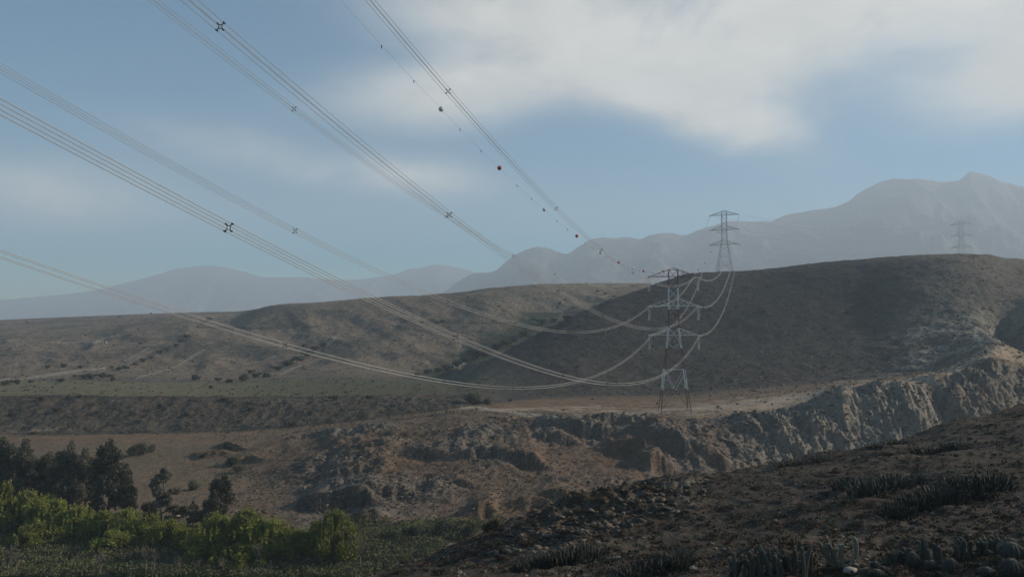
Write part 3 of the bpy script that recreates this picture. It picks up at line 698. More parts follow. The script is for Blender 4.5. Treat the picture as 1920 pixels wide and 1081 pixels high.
LRN = {-1: 'left', 1: 'right'}
SPT = {-1: (.19, .303, .419, .513, .60, .69, .78, .88), 1: (.115, .215, .304, .411, .495, .585, .68, .77, .87)}
for (li, s), (B, A, sag) in FITTED.items():
    A = Vector(A); B = Vector(B); tip = wtip(T1, rz1, tips1[(li, s)]) + Vector((0, 0, -.3))
    dB = (A - B); Ld = dB.length
    # tension string takes the first metres at the pylon
    tc_ = 1 - 6.5 / Ld; clampp = sagpt(A, B, sag, tc_)
    bundle(A, B, sag, SPT[s], f'near four-wire span sagging to the {NAMES[li]} {LRN[s]} arm of the banded pylon', 'power line', 'near span conductor bundles', t1=tc_, n=110, rad=.021 if li else .026)
    # outgoing span to tower two
    B2 = wtip(T2, rz2, tips2[(li, s)]) + Vector((0, 0, -.3)); sg = 19.5 if s == 1 else 18
    out_t = 6.5 / (B2 - tip).length
    bundle(tip, B2, sg, (.22, .4, .6, .8), f'wires from the banded pylon {NAMES[li]} {LRN[s]} arm up to the mesa pylon', 'power line', 'conductor bundles climbing to the mesa', t0=out_t, t1=1 - out_t, n=60, rad=.034)
    B3 = wtip(T3, rz3, tips3[(li, s)]) + Vector((0, 0, -.3))
    bundle(B2, B3, 9, (), f'faint far wires between the {NAMES[li]} {LRN[s]} arms of the mesa and farthest pylons', 'power line', 'conductor bundles over the mesa top', n=40, rad=.022, t0=out_t)
    inv = Vector((T1.x, T1.y, T1.z))
    def loc1(p): 
        v = p - T1; c_, s_ = math.cos(-rz1), math.sin(-rz1); return Vector((c_ * v.x - s_ * v.y, s_ * v.x + c_ * v.y, v.z))
    outc = sagpt(tip, B2, sg, out_t)
    for nm, a, b in (('in', tip, clampp), ('out', tip, outc)):
        for sd in (-.22, .22):
            dd = (b - a); sv = Vector((dd.y, -dd.x, 0)).normalized() * sd
            link('insulator_string', disc_string(loc1(a), loc1(b + sv), .15, 16).mesh('insulator_string', M['glass']), tw1)
    # two jumper strings hang in a narrow V, jumpers loop below the arm
    bots = []
    for sx in (-.35, .35):
        top = tip; bot = tip + Vector((math.cos(rz1) * sx, math.sin(rz1) * sx, -6.3))
        link('insulator_string', disc_string(loc1(top), loc1(bot), .15, 18).mesh('insulator_string', M['glass']), tw1); bots.append(bot)
    bm_ = (bots[0] + bots[1]) / 2
    for sd in (-.22, .22):
        off = Vector((math.cos(rz1) * sd, math.sin(rz1) * sd, 0))
        pts = []
        for i in range(15):
            u = i / 14
            p = (clampp * (1-u)**2 + (bm_ * 2 - (clampp + outc) / 2) * 2 * u * (1-u) + outc * u**2) + off; pts.append(loc1(p))
        mb = MB(); mb.tube(pts, .035, 0, 5); link('jumper', mb.mesh('jumper', M['alu'], True), tw1)
for T, tips, tw, rzz in ((T2, tips2, tw2, rz2), (T3, tips3, tw3, rz3)):
    for (li, s), tp in tips.items():
        for dy in (-5, 5):
            link('insulator_string', disc_string(tp + Vector((0, 0, -.3)), tp + Vector((0, dy, -.9)), .16, 10).mesh('insulator_string', M['glass']), tw)
        link('insulator_string', disc_string(tp + Vector((0, 0, -.3)), tp + Vector((0, 0, -4.2)), .16, 10).mesh('insulator_string', M['glass']), tw)

# earth wire with marker balls and bird diverters
def ball_mesh(m):
    mb = MB(); mb.ell((0, 0, 0), (.37, .37, .37), 0, 20, 12)
    me = mb.mesh('marker_ball', m, True); return me
def seam_mesh():
    mb = MB(); mb.tube([(math.cos(a) * .372, 0, math.sin(a) * .372) for a in np.linspace(0, 2 * math.pi, 25)], .014, 0, 4); return mb.mesh('seam', M['dark'])
def clamp_mesh():
    mb = MB(); mb.bar((0, -.46, 0), (0, .46, 0), .035, 0, 6); return mb.mesh('clamp', M['dark'])
ORD = ['first', 'second', 'third', 'fourth', 'fifth', 'sixth', 'seventh', 'eighth', 'ninth', 'tenth', 'eleventh', 'twelfth']
BW, BR, SEAM, CLP = ball_mesh(M['ballw']), ball_mesh(M['ballr']), seam_mesh(), clamp_mesh()
def divert_mesh():
    mb = MB(); mb.bar((0, 0, .03), (0, 0, -.06), .03, 0, 6); mb.bar((0, 0, -.06), (0, 0, -.34), .075, 0, 8, .045); mb.bar((0, 0, -.34), (0, 0, -.44), .045, 0, 8, .02); return mb.mesh('bird_diverter', M['dark'])
DV = divert_mesh()
def earth(A, B, s, ys, first_red, ndiv, label, lab_b, grp):
    r0 = thing('earth_wire', sagpt(A, B, s, .5), label, 'power line', 'earth wires along the pylon tops'); mid = sagpt(A, B, s, .5)
    mb = MB(); mb.tube([sagpt(A, B, s, i / 100) - mid for i in range(101)], .013, 0, 5); link('wire', mb.mesh('wire', M['alu'], True), r0)
    f = lambda y: (y - A.y) / (B.y - A.y)
    rzw = math.atan2(-(B.x - A.x), B.y - A.y)
    for i, y in enumerate(ys):
        red = (i % 2 == 0) == first_red; p = sagpt(A, B, s, f(y))
        b = thing('marker_ball', p, (f'red' if red else 'white') + ' marker ball ' + lab_b(i, y, red), 'marker ball', grp, rzw)
        link('shell', BR if red else BW, b); link('seam', SEAM, b); link('clamp', CLP, b)
        if ndiv:
            for k in range(ndiv):
                yy = y - (k + 1) * 25.5 / (ndiv + 1)
                q = sagpt(A, B, s, f(yy))
                link('bird_diverter', DV, None, q + Vector((0, 0, -.02)), label=f'small dark bird diverter, {("first", "second")[k]} above the ' + ('' if i == 0 else ORD[i] + ' ') + ('big white' if i == 0 else 'red' if red else 'white') + ' ball along the near earth wire', category='bird diverter', group='bird diverters on the earth wire')
ys1 = [110.2, 133.8, 160.0, 186.3, 211.8, 236.1, 259.5, 281.0, 303.5, 330.4]
E0, E1 = Vector((-55.68, -29.02, 64.95)), Vector((tpk.x, tpk.y, tpk.z))
words1 = ['nearest and largest against open sky', 'second down the wire from the big white one', 'third down the wire beside the outer spacer', 'fourth down the wire, in open sky', 'fifth down the wire, before the hazy mountain', 'sixth down the wire, past the last right spacer', 'seventh down the wire, left of the banded pylon', 'eighth down the wire, just above the left arm end', 'ninth down the wire, over the left arm tip', 'tenth down the wire, over the left half of the top arm']
earth(E0, E1, 23.14, ys1, False, 2, 'thin earth wire strung with marker balls from overhead to the banded pylon', lambda i, y, r: words1[min(i, 9)], 'marker balls on the near earth wire')
E2 = T2 + Vector((0, 0, low2 + 2 * sp2 + 4.1))
ys2 = [383, 405, 447, 470, 489, 513, 539, 561, 584, 627, 650, 672]
ord_ = ['first', 'second', 'third', 'fourth', 'fifth', 'sixth', 'seventh', 'eighth', 'ninth', 'tenth', 'eleventh', 'twelfth']
earth(E1, E2, 20, ys2, False, 0, 'thin earth wire with marker balls climbing from the banded pylon to the mesa pylon', lambda i, y, r: f'{ord_[i]} on the wire climbing right of the banded pylon', 'marker balls on the climbing earth wire')
E3 = T3 + Vector((0, 0, low3 + 2 * sp3 + 4.1))
#==VEG==
# ------------------------------------------------------------------ vegetation
def leaf_cloud(blobs, n, size, seed, elong=1.0, updir=0.0, shell=0.45, mats=1, hiz=None):
    """n leaf-sized quads spread through ellipsoids; returns verts, quads, material index"""
    r = np.random.RandomState(seed); B = np.array(blobs, float)
    vol = B[:, 3] * B[:, 4] * B[:, 5]; p = vol ** 0.67; p /= p.sum()
    k = r.choice(len(B), n, p=p); d = r.normal(size=(n, 3)); d /= np.linalg.norm(d, axis=1)[:, None]
    rad = r.uniform(0, 1, n) ** shell
    c = B[k, :3] + d * rad[:, None] * B[k, 3:6]
    ax = r.normal(size=(n, 3)); ax[:, 2] += updir * 2; ax += d * updir; ax /= np.linalg.norm(ax, axis=1)[:, None]
    q = r.normal(size=(n, 3)); s = np.cross(ax, q); s /= np.linalg.norm(s, axis=1)[:, None]
    sz = size * r.uniform(0.6, 1.4, n)[:, None]; L = ax * sz * elong; S = s * sz * 0.6
    v = np.stack([c - L * .5, c + S * .5, c + L * .5, c - S * .5], 1).reshape(-1, 3)
    qd = np.arange(n * 4).reshape(-1, 4)
    mi = (r.uniform(0, 1, n) < (0.25 + 0.5 * np.clip(hiz if hiz is None else (c[:, 2] / hiz), 0, 1) if hiz else np.full(n, .35))).astype(int) if mats > 1 else np.zeros(n, int)
    return v, qd, mi
def euc_meshes(seed, h=18, w=7, lean=0.0, n=5200, open_=0.0, dark=True):
    rn = random.Random(seed); mb = MB(); top = Vector((lean * h, 0, h * .82)); tr = [Vector((0, 0, -1.0))]
    for i in range(1, 7): tr.append(Vector((lean * h * i / 6 + rn.uniform(-.3, .3), rn.uniform(-.3, .3), h * .82 * i / 6)))
    mb.tube(tr, [.42 - .055 * i for i in range(7)], 0, 7); blobs = []
    for i in range(38):
        f = rn.uniform(.18, 1); p = tr[0].lerp(tr[-1], f) if False else tr[min(int(f * 6), 6)]
        an = rn.uniform(0, 6.28); rr = w * .5 * (1.12 - .62 * f ** 2) * rn.uniform(.4, 1.05); e = p + Vector((math.cos(an) * rr, math.sin(an) * rr, rn.uniform(.5, 2.4)))
        mb.tube([p, p.lerp(e, .5) + Vector((0, 0, .4)), e], [.12, .08, .04], 0, 4)
        s = rn.uniform(.6, 1.2) * w * .17; blobs.append((e.x, e.y, e.z, s, s, s * rn.uniform(.9, 1.5)))
    blobs.append((top.x, top.y, h * .9, w * .13, w * .13, h * .09))
    v, q, mi = leaf_cloud(blobs, int(n * 1.5), .46, seed, 1.7, -.15, .45)
    return mb.mesh('trunk', M['bark'], True), np_mesh('crown', v, q, M['euc'] if dark else M['euc2'])
EUC = [euc_meshes(11, 18, 11, 0, 8000), euc_meshes(12, 17, 9.5, .05, 6500, dark=False), euc_meshes(13, 16, 6.5, -.02, 4500, dark=False), euc_meshes(14, 17, 8.5, .24, 6000)]
def put_tree(kind, px, py, hpx, label, mesh, natural_h, name='eucalyptus_tree', cat='tree', group='eucalyptus trees behind the green thicket', wf=1.0, rz=None):
    g = ground_at(px, py)
    if g is None: return
    k = hpx * g.y / F / natural_h
    t = thing(name, (g.x, g.y, g.z - .15), label, cat, group, rnd.uniform(0, 6.28) if rz is None else rz, (k * wf, k * wf, k))
    link('trunk', mesh[0], t); link('crown', mesh[1], t); return t
rnd = random.Random(5)
for px, py, hp, m, wf, rz, lab in [
  (2, 948, 128, 0, .85, None, 'tall dark eucalyptus at the left edge, first in the row'), (48, 950, 134, 1, .8, None, 'grey-green eucalyptus with a pointed crown, second from the left edge'),
 (90, 948, 100, 0, .85, None, 'broad dark eucalyptus, lower than its neighbours on the left'),
  (126, 955, 132, 1, .85, None, 'dusty open-crowned eucalyptus left of the darkest tree'), (160, 955, 122, 1, .8, None, 'loose dusty eucalyptus touching the darkest tree on its left'),
  (203, 972, 146, 0, .85, None, 'darkest and densest eucalyptus, standing over the bright willows'), (246, 962, 62, 2, 1.1, None, 'small slender eucalyptus right of the darkest one'),
  (303, 975, 110, 2, 1.25, None, 'slim column-like eucalyptus standing alone before the brown field'), (392, 992, 108, 3, 1.0, .25, 'dark eucalyptus leaning to the right above the round willow'),
  (362, 985, 52, 2, 1.2, None, 'short dark tree at the foot of the leaning eucalyptus')]:
    put_tree('e', px, py, hp, lab, EUC[m], 17.5, wf=wf, rz=rz)
def willow_meshes(seed, n=5200):
    rn = random.Random(seed); mb = MB(); blobs = []
    for i in range(7):
        an = rn.uniform(0, 6.28); e = Vector((math.cos(an) * rn.uniform(.6, 2.6), math.sin(an) * rn.uniform(.6, 2.2), rn.uniform(3.5, 6)))
        mb.tube([Vector((rn.uniform(-.4, .4), rn.uniform(-.4, .4), -.8)), e * .5, e], [.18, .12, .05], 0, 5)
    for i in range(16):
        an = rn.uniform(0, 6.28); rr = rn.uniform(0, 3.4); z = 1.6 + (1 - (rr / 3.6) ** 2) * rn.uniform(.6, 4.6)
        blobs.append((math.cos(an) * rr, math.sin(an) * rr, z, 1.25, 1.25, 1.35))
    v, q, mi = leaf_cloud(blobs, n, .34, seed, 1.6, .45, .45, 2, 9.0)
    vs, qs, ms = [v], [q], [mi]; off = len(v)
    for i in range(75):     # upright leafy shoots give the ragged top
        an = rn.uniform(0, 6.28); rr = rn.uniform(0, 4.2) ; z0 = 2.2 + (1 - (rr / 4.4) ** 2) * 4.3
        b = [(math.cos(an) * rr, math.sin(an) * rr, z0 + rn.uniform(-.3, .5), .22, .22, rn.uniform(.7, 1.5))]
        v, q, mi = leaf_cloud(b, 22, .26, seed * 100 + i, 1.7, .9, .8, 2, 4.0); vs.append(v); qs.append(q + off); ms.append(mi); off += len(v)
    return mb.mesh('trunk', M['bark'], True), np_mesh('crown', np.concatenate(vs), np.concatenate(qs), [M['wil'], M['wil2']], np.concatenate(ms))
WIL = [willow_meshes(s) for s in (21, 22, 23)]
wl = ['at the left edge, under the dark eucalypts', 'second from the left edge, with a ragged yellow top', 'third from the left, in front of the broad dark eucalyptus', 'fourth from the left, in front of the dusty eucalyptus', 'below the darkest eucalyptus', 'just right of the darkest eucalyptus', 'in front of the small slender eucalyptus', 'below the slim column-like eucalyptus',
      'low, filling the dip left of the leaning eucalyptus', 'round and tall, under the leaning eucalyptus', 'broad and round, right of the leaning eucalyptus', 'in the right half of the row, with a bright crest', 'low, next to the tall end willow', 'behind the low gap near the row end', 'tall and upright at the right end, beside the bare tree', 'low, at the left, in front of the first row', 'low and dark, in front of the darkest eucalyptus', 'low, spreading before the round tall willow', 'at the back, between the left edge and the dusty eucalyptus']
for i, (px, py, hp, wp) in enumerate([(6, 998, 98, 92), (55, 1002, 86, 80), (103, 1006, 76, 78), (150, 1010, 66, 76), (196, 1014, 62, 74), (240, 1018, 70, 74), (284, 1022, 62, 72), (322, 1028, 58, 66), (352, 1034, 48, 60), (405, 1046, 88, 108), (462, 1048, 98, 124), (512, 1050, 84, 84), (560, 1050, 62, 70), (592, 1044, 72, 60), (628, 1054, 104, 92), (70, 1022, 46, 90), (215, 1034, 44, 90), (450, 1060, 46, 100), (85, 985, 62, 80)]):
    g = ground_at(px, py)
    if g is None: continue
    kz = hp * g.y / F / 8.0; kx = wp * g.y / F / 7.6
    t = thing('willow', (g.x, g.y, g.z - .1), 'yellow-green willow thicket ' + wl[i], 'willow bush', 'yellow-green willows along the valley floor', rnd.uniform(0, 6.28), (kx, kx, kz))
    link('trunk', WIL[i % 3][0], t); link('crown', WIL[i % 3][1], t)
def bush_mesh(seed, m, n=420, size=.30, twigs=True):
    rn = random.Random(seed); blobs = []
    for i in range(7):
        an = rn.uniform(0, 6.28); rr = rn.uniform(0, .75); blobs.append((math.cos(an) * rr, math.sin(an) * rr, rn.uniform(.25, .95), .45, .45, .38))
    v, q, mi = leaf_cloud(blobs, n, size, seed, 1.2, .1, .5)
    return np_mesh('bush', v, q, m)
def bstem(seed):
    rn = random.Random(seed); mb = MB()
    for i in range(6):
        an = rn.uniform(0, 6.28); mb.tube([(0, 0, -.3), (math.cos(an) * .3, math.sin(an) * .3, .35), (math.cos(an) * .6, math.sin(an) * .6, .85)], [.06, .04, .02], 0, 4)
    return mb.mesh('stems', M['bark'])
BST = bstem(3)
BUD = [bush_mesh(31 + i, M['bush'], 420, .26) for i in range(3)]; BUG = [bush_mesh(41 + i, M['bushg'], 420, .26) for i in range(3)]
BUB = [bush_mesh(51 + i, M['bushg'], 2600, .105) for i in range(2)] + [bush_mesh(53, M['bush'], 2600, .105)]
def put_bush(px, py, wpx, meshes, label, group, hk=1.0, big=False):
    g = ground_at(px, py)
    if g is None: return None
    k = wpx * g.y / F / 2.0
    me = meshes[rnd.randrange(len(meshes))]
    if big:
        o = thing('bush', (g.x, g.y, g.z - .1 * k), label, 'bush', group, rnd.uniform(0, 6.28), (k, k, k * hk)); link('foliage', me, o); link('stems', BST, o); return o
    return link('bush', me, None, (g.x, g.y, g.z - .12 * k), rnd.uniform(0, 6.28), (k, k, k * hk), label=label, category='bush', group=group)
for px, py, wpx, ms, lab in [
  (887, 758, 42, BUB[:2], 'round grey-green bush on the terrace beside the pale track end'), (914, 757, 20, BUB[:2], 'smaller bush touching the right side of the round terrace bush'), (957, 752, 10, BUB[:2], 'tiny bush on the terrace right of the pale track end'),
  (365, 713, 22, BUB[2:], 'dark round bush alone at the hill foot above the green flat'), (394, 728, 12, BUB[2:], 'small dark bush on the green flat below the lone round bush'),
  (262, 853, 44, BUB[2:], 'dark bush at the top left of the brown field'), (285, 846, 26, BUB[:2], 'paler bush right behind the dark one on the brown field'), (362, 917, 34, BUB[:2], 'grey-green bush in the middle of the brown field'),
  (425, 840, 24, BUB[2:], 'dark bush on the rocky patch right of the brown field'), (432, 872, 30, BUB[2:], 'dark bush on the slope above the leaning eucalyptus'), (446, 885, 26, [BUB[0]], 'bright bush just below the dark slope bush'), (383, 858, 20, BUB[2:], 'low bush among the small ledges of the brown field'), (345, 968, 40, BUB[2:], 'dark bush behind the willow row, left of the leaning eucalyptus'), (283, 965, 46, BUB[2:], 'dark bush between the two slender eucalypts'),
  (832, 1008, 62, BUB[2:], 'largest dark green bush at the foot of the foreground slope'), (880, 1006, 50, BUB[2:], 'dark bush right of the largest bush at the slope foot'), (925, 996, 44, BUB[2:], 'dark bush under the long low ledge, near the slope crest'), (775, 1012, 50, BUB[2:], 'dark bush left of the largest bush at the slope foot'), (735, 1015, 40, BUB[:2], 'low green bush between the bare tree and the slope foot'),
  (390, 602, 14, BUB[2:], 'dark bush standing up on the left skyline'), (378, 608, 12, BUB[2:], 'dark bush just under the left skyline bush'), (1187, 916, 4, BUD, 'speck of a bush on the spur')]:
    put_bush(px, py, wpx, ms, lab, None, .9, True)
hb_ = [(350,632,22),(342,640,18),(330,650,16),(312,658,14),(300,663,16),(284,670,14),(268,678,16),(252,684,16),(236,690,18),(222,694,16),(205,706,20),(190,708,22),(172,710,24),(155,709,18),(140,706,14),(210,714,16),(113,716,18),(58,716,18),(8,722,22),(30,720,22),(64,726,8),(98,727,7),(75,750,18),(130,748,16),(480,708,24),(500,706,26),(455,714,28),(430,716,22),(520,694,22),(540,686,26),(556,676,30),(575,668,26),(590,658,22),(604,650,20),(410,714,16),(470,700,18),(570,650,14),(210,688,10),(90,690,14),(120,688,16),(150,690,14),
 (1062,600,22),(1040,604,18),(1016,608,26),(985,630,26),(965,640,24),(948,648,30),(930,656,28),(912,664,30),(893,672,30),(876,680,28),(858,688,26),(840,694,26),(822,698,22),(800,700,20),(780,706,16),(905,650,18),(880,664,18),
 (105,772,20),(212,798,16),(546,798,20),(626,750,22),(300,764,18),(64,812,16),(422,752,18),(470,770,16),(350,778,14),(180,775,14),(690,748,16),(580,775,14),(260,792,14),(20,780,16),(505,758,12),(735,760,14),(148,745,14),
 (1060,563,7),(1050,570,9),(1046,577,8),(1120,548,10),(1135,551,12),(1150,556,8),(1154,566,6),(1028,560,6),(1075,578,8),(700,570,8),(720,565,6),(760,604,10),(790,605,12),(830,604,12),(1000,600,12)]
RUNS = [(10, 'in the left gully, counted down from the skyline end'), (6, 'in the row along the pale track edge, counted from the right'), (9, 'around the left end of the pale track'), (6, 'in the dark patch at the foot of the second gully'), (9, 'up the second gully, counted from its foot'), (5, 'on the left hill between the gullies and the skyline'), (17, 'in the green gully between the mesas, counted down from its head'), (17, 'on the dark scarp below the green flat'), (15, 'on the sunlit mesa behind')]
NTH = ['first', 'second', 'third', 'fourth', 'fifth', 'sixth', 'seventh', 'eighth', 'ninth', 'tenth', 'eleventh', 'twelfth', 'thirteenth', 'fourteenth', 'fifteenth', 'sixteenth', 'seventeenth', 'eighteenth']
idx = 0
for cnt, where in RUNS:
    for q in range(cnt):
        if idx >= len(hb_): break
        px, py, wpx = hb_[idx]; idx += 1
        put_bush(px, py, wpx * .95, BUD, f'{NTH[q]} dark bush {where}', 'dark bushes ' + where.split(',')[0], .8)
while idx < len(hb_):
    px, py, wpx = hb_[idx]; idx += 1; put_bush(px, py, wpx * .95, BUD, 'dark bush on the sunlit mesa behind', 'dark bushes on the sunlit mesa behind', .8)
for i in range(130):
    px = rnd.uniform(0, 1900); py = rnd.uniform(500, 800); g = ground_at(px, py)
    if g is None or g.y < 335: continue
    wpx = rnd.uniform(4, 9)
    zone = 'far slopes of the valley'
    put_bush(px, py, wpx, BUD, 'tiny dark shrub dotting the ' + zone, 'tiny shrubs on the ' + zone, .7)
# bare trees and dead stems on the valley floor
def bare_tree(seed, h, nb=9, spread=.5):
    rn = random.Random(seed); trunk = MB(); br = MB(); pts = [Vector((0, 0, -.3)), Vector((rn.uniform(-.2, .2), 0, h * .25)), Vector((rn.uniform(-.3, .3), 0, h * .45))]
    trunk.tube(pts, [.22, .17, .13], 0, 6)
    for i in range(nb):
        f = rn.uniform(.6, 1); p = pts[1].lerp(pts[2], f); an = rn.uniform(0, 6.28); e = p + Vector((math.cos(an) * spread * h * rn.uniform(.4, 1), math.sin(an) * spread * h * .5, h * rn.uniform(.25, .6))); md = p.lerp(e, .5) + Vector((0, 0, -.1 * h * rn.uniform(-.3, 1)))
        br.tube([p, md, e], [.10, .07, .03], 0, 5)
        for k in range(5):
            q = md.lerp(e, rn.uniform(0, 1)); br.tube([q, q + Vector((rn.uniform(-.2, .2) * h, rn.uniform(-.2, .2) * h, rn.uniform(.05, .25) * h))], [.045, .018], 0, 4)
    return trunk.mesh('trunk', M['bark'], True), br.mesh('branches', M['bark'])
for i, (px, py, hp, sd, lab, sprd) in enumerate([(675, 1066, 66, 1, 'leafless dark tree forking low at the right end of the willow row', .42), (15, 1082, 56, 2, 'leafless thin shrub at the bottom left corner', .25), (30, 1084, 46, 3, 'leafless stems just right of the bottom left corner', .2), (272, 1084, 52, 4, 'cluster of bare upright stems in the middle of the scrub', .2), (288, 1082, 46, 5, 'bare stems standing right of the stem cluster', .2), (188, 1080, 50, 6, 'bare forked shrub left of the stem cluster', .3), (336, 1082, 36, 7, 'short bare shrub right of the two stem clusters', .3), (482, 1068, 50, 8, 'pale bare stick rising before the round willow', .12), (418, 1084, 36, 9, 'bare stems low in the scrub under the round willow', .25), (368, 1084, 30, 10, 'thin bare stems by the pale stump', .3)]):
    g = ground_at(px, min(py, 1079)); 
    if g is None: continue
    k = hp * g.y / F / 6.0; tm = bare_tree(70 + sd, 6.0, 9 if i == 0 else 7, sprd)
    t = thing('bare_tree', (g.x, g.y, g.z - .1), lab, 'bare tree', None, 0, k); link('trunk', tm[0], t); link('branches', tm[1], t)
# valley scrub, tufts and stones as ground cover (far beyond counting)
def scatter_pts(n, seed, pxr, pyr, cond=None):
    r = random.Random(seed); out = []
    while len(out) < n:
        px, py = r.uniform(*pxr), r.uniform(*pyr); g = ground_at(px, py)
        n -= g is None
        if g is None or (cond and not cond(px, py, g)): n -= .25; continue
        out.append(g)
    return out
def stuff_leaves(name, pts, per, size, rad, hgt, m, label, seed, elong=1.2, updir=.3):
    r = np.random.RandomState(seed); blobs = []
    for g in pts:
        k = r.uniform(.5, 1.5); blobs.append((g.x, g.y, g.z + hgt * k * .4, rad * k, rad * k, hgt * k * .7))
    B = np.array(blobs); n = len(B) * per; k = np.repeat(np.arange(len(B)), per); d = r.normal(size=(n, 3)); d /= np.linalg.norm(d, axis=1)[:, None]; d[:, 2] = np.abs(d[:, 2]) - .25
    c = B[k, :3] + d * (r.uniform(0, 1, n) ** .45)[:, None] * B[k, 3:6]
    ax = r.normal(size=(n, 3)); ax[:, 2] += updir * 3; ax /= np.linalg.norm(ax, axis=1)[:, None]; s = np.cross(ax, r.normal(size=(n, 3))); s /= np.linalg.norm(s, axis=1)[:, None]
    sz = size * r.uniform(.6, 1.4, n)[:, None]; L = ax * sz * elong; S = s * sz * .5
    v = np.stack([c - L * .5, c + S * .5, c + L * .5, c - S * .5], 1).reshape(-1, 3)
    mi = (r.uniform(0, 1, len(B)) < .4).astype(int)[k] if isinstance(m, list) else None
    return link(name, np_mesh(name, v, np.arange(n * 4).reshape(-1, 4), m, mi), label=label, kind='stuff')
stuff_leaves('valley_scrub', scatter_pts(2300, 1, (-40, 830), (988, 1085), lambda px, py, g: g.y > 105 and py > 995), 45, .46, 1.5, 1.5, [M['scrub'], M['bushg']], 'tangled green-brown scrub covering the valley floor', 3)
stuff_leaves('creek_scrub', scatter_pts(380, 2, (640, 1000), (978, 1030), lambda px, py, g: g.y > 110), 60, .40, 1.6, 1.6, [M['scrub'], M['bush']], 'green scrub along the dry creek under the bluff', 4)
stuff_leaves('slope_tufts', scatter_pts(5200, 5, (400, 1560), (770, 985), lambda px, py, g: 190 < g.y < 360), 9, .36, .55, .5, [M['twig'], M['bush']], 'dry tufts dotting the rugged bluff', 5)
stuff_leaves('hill_scrub', scatter_pts(6500, 6, (0, 1920), (478, 830), lambda px, py, g: g.y > 338 and g.y < 1000 and not (py > 742 and px > 900)), 7, .75, 1.0, .7, [M['bush'], M['twig']], 'low dark scrub speckling the hill slopes', 6)
stuff_leaves('near_tufts', scatter_pts(2200, 7, (680, 1920), (770, 1081), lambda px, py, g: g.y < 110), 14, .13, .22, .16, [M['rust'], M['bush']], 'small dry tufts covering the foreground slope', 7)
def stone_proto(seed):
    rn = random.Random(seed); mb = MB(); mb.ell((0, 0, 0), (1, .8, .6), 0, 6, 4, .35, rn); return np.array(mb.v), mb.f
def stuff_stones(name, pts, smin, smax, m, label, seed, sink=.3):
    r = np.random.RandomState(seed); V, Fc = [], []; pr = [stone_proto(s) for s in range(4)]; off = 0; mi = []
    fq = np.array(pr[0][1])
    for i, g in enumerate(pts):
        v = pr[i % 4][0]; s = smin * (smax / smin) ** (r.uniform() ** 2.2); an = r.uniform(0, 6.28); c_, s_ = math.cos(an), math.sin(an)
        k = np.array([s * r.uniform(.7, 1.4), s * r.uniform(.7, 1.4), s * r.uniform(.5, 1.1)]) ; w_ = v * k
        w_ = np.stack([w_[:, 0] * c_ - w_[:, 1] * s_, w_[:, 0] * s_ + w_[:, 1] * c_, w_[:, 2]], 1) + np.array([g.x, g.y, g.z + s * .2])
        V.append(w_); Fc.append(fq + off); off += len(v); mi += [int(r.uniform() < .35)] * len(fq)
    return link(name, np_mesh(name, np.concatenate(V), np.concatenate(Fc), m, mi), label=label, kind='stuff')
stuff_stones('loose_stones', scatter_pts(1900, 8, (690, 1920), (768, 1081), lambda px, py, g: g.y < 110), .04, .16, [M['stone'], M['dstone']], 'loose stones strewn over the foreground slope', 8)
stuff_stones('crag_rubble', scatter_pts(900, 9, (900, 1330), (905, 1040), lambda px, py, g: g.y < 105 and abs(px - (1330 - (py - 895) * 2.6)) < 60 + 60 * rnd.random()), .06, .34, [M['stone'], M['dstone']], 'jumbled rock rubble along the spur crest', 9)
stuff_stones('bluff_stones', scatter_pts(2800, 10, (440, 1500), (775, 985), lambda px, py, g: 190 < g.y < 345 and float(fbm(np.array([g.x]), np.array([g.y]), 18, 3)[0]) > .0), .12, .75, [M['stone'], M['dstone']], 'grey stones scattered over the rugged bluff', 10)
stuff_stones('cliff_stones', scatter_pts(2600, 11, (1330, 1920), (600, 870), lambda px, py, g: 280 < g.y < 520), .2, 1.2, [M['stone'], M['dstone']], 'blocks and ribs of stone on the eroded cliff', 11)
# single boulders on the foreground slope
BM = []
for s in range(5):
    mb = MB(); mb.ell((0, 0, .15), (1, .8, .62), 0, 9, 6, .22, random.Random(90 + s)); BM.append(mb.mesh('boulder', [M['stone'], M['palest']]))
for i in range(44):
    px = rnd.uniform(760, 1910); py = rnd.uniform(790, 1078); g = ground_at(px, py)
    if g is None or g.y > 105: continue
    k = rnd.uniform(.10, .26)
    side = 'low part of the slope' if py > 1000 else 'upper part of the slope'
    link('boulder', BM[i % 5], None, (g.x, g.y, g.z), rnd.uniform(0, 6.28), (k, k * rnd.uniform(.7, 1.2), k * rnd.uniform(.6, 1)), label='grey boulder half sunk in the ' + side, category='boulder', group='grey boulders in the ' + side)
pb = MB(); pb.ell((0, 0, .1), (.30, .19, .15), 0, 12, 8, .10, random.Random(4)); pm = pb.mesh('stone_body', M['bone'], True)
hl = MB(); hl.ell((-.02, -.165, .12), (.075, .04, .06), 0, 10, 6); 
g = ground_at(1594, 1076); t = thing('pale_stone', (g.x, g.y, g.z + .05), 'pale stone with a dark hollow, at the foot of the curved-arm cactus', 'stone', None, .2); link('stone_body', pm, t); link('hollow', hl.mesh('hollow', M['dark'], True), t)
g = ground_at(1093, 919); 
if g: link('pale_stone', BM[0], None, (g.x, g.y, g.z), 0, .8, label='single white stone on the brown slope beyond the spur', category='stone').data.materials[0]
g = ground_at(664, 999)
if g:
    mb = MB(); mb.tube([(-2.6, 0, .2), (-.8, .1, .35), (1.2, 0, .3), (2.8, -.2, .05)], [.16, .24, .22, .12], 0, 7)
    for q in (-1.5, 0, 1.6): mb.tube([(q, 0, .3), (q + .6, .2, .9)], [.08, .03], 0, 5)
    link('fallen_log', mb.mesh('fallen_log', M['palest'], True), None, (g.x, g.y, g.z), -.1, 1.0, label='pale fallen log right of the tall end willow', category='log')
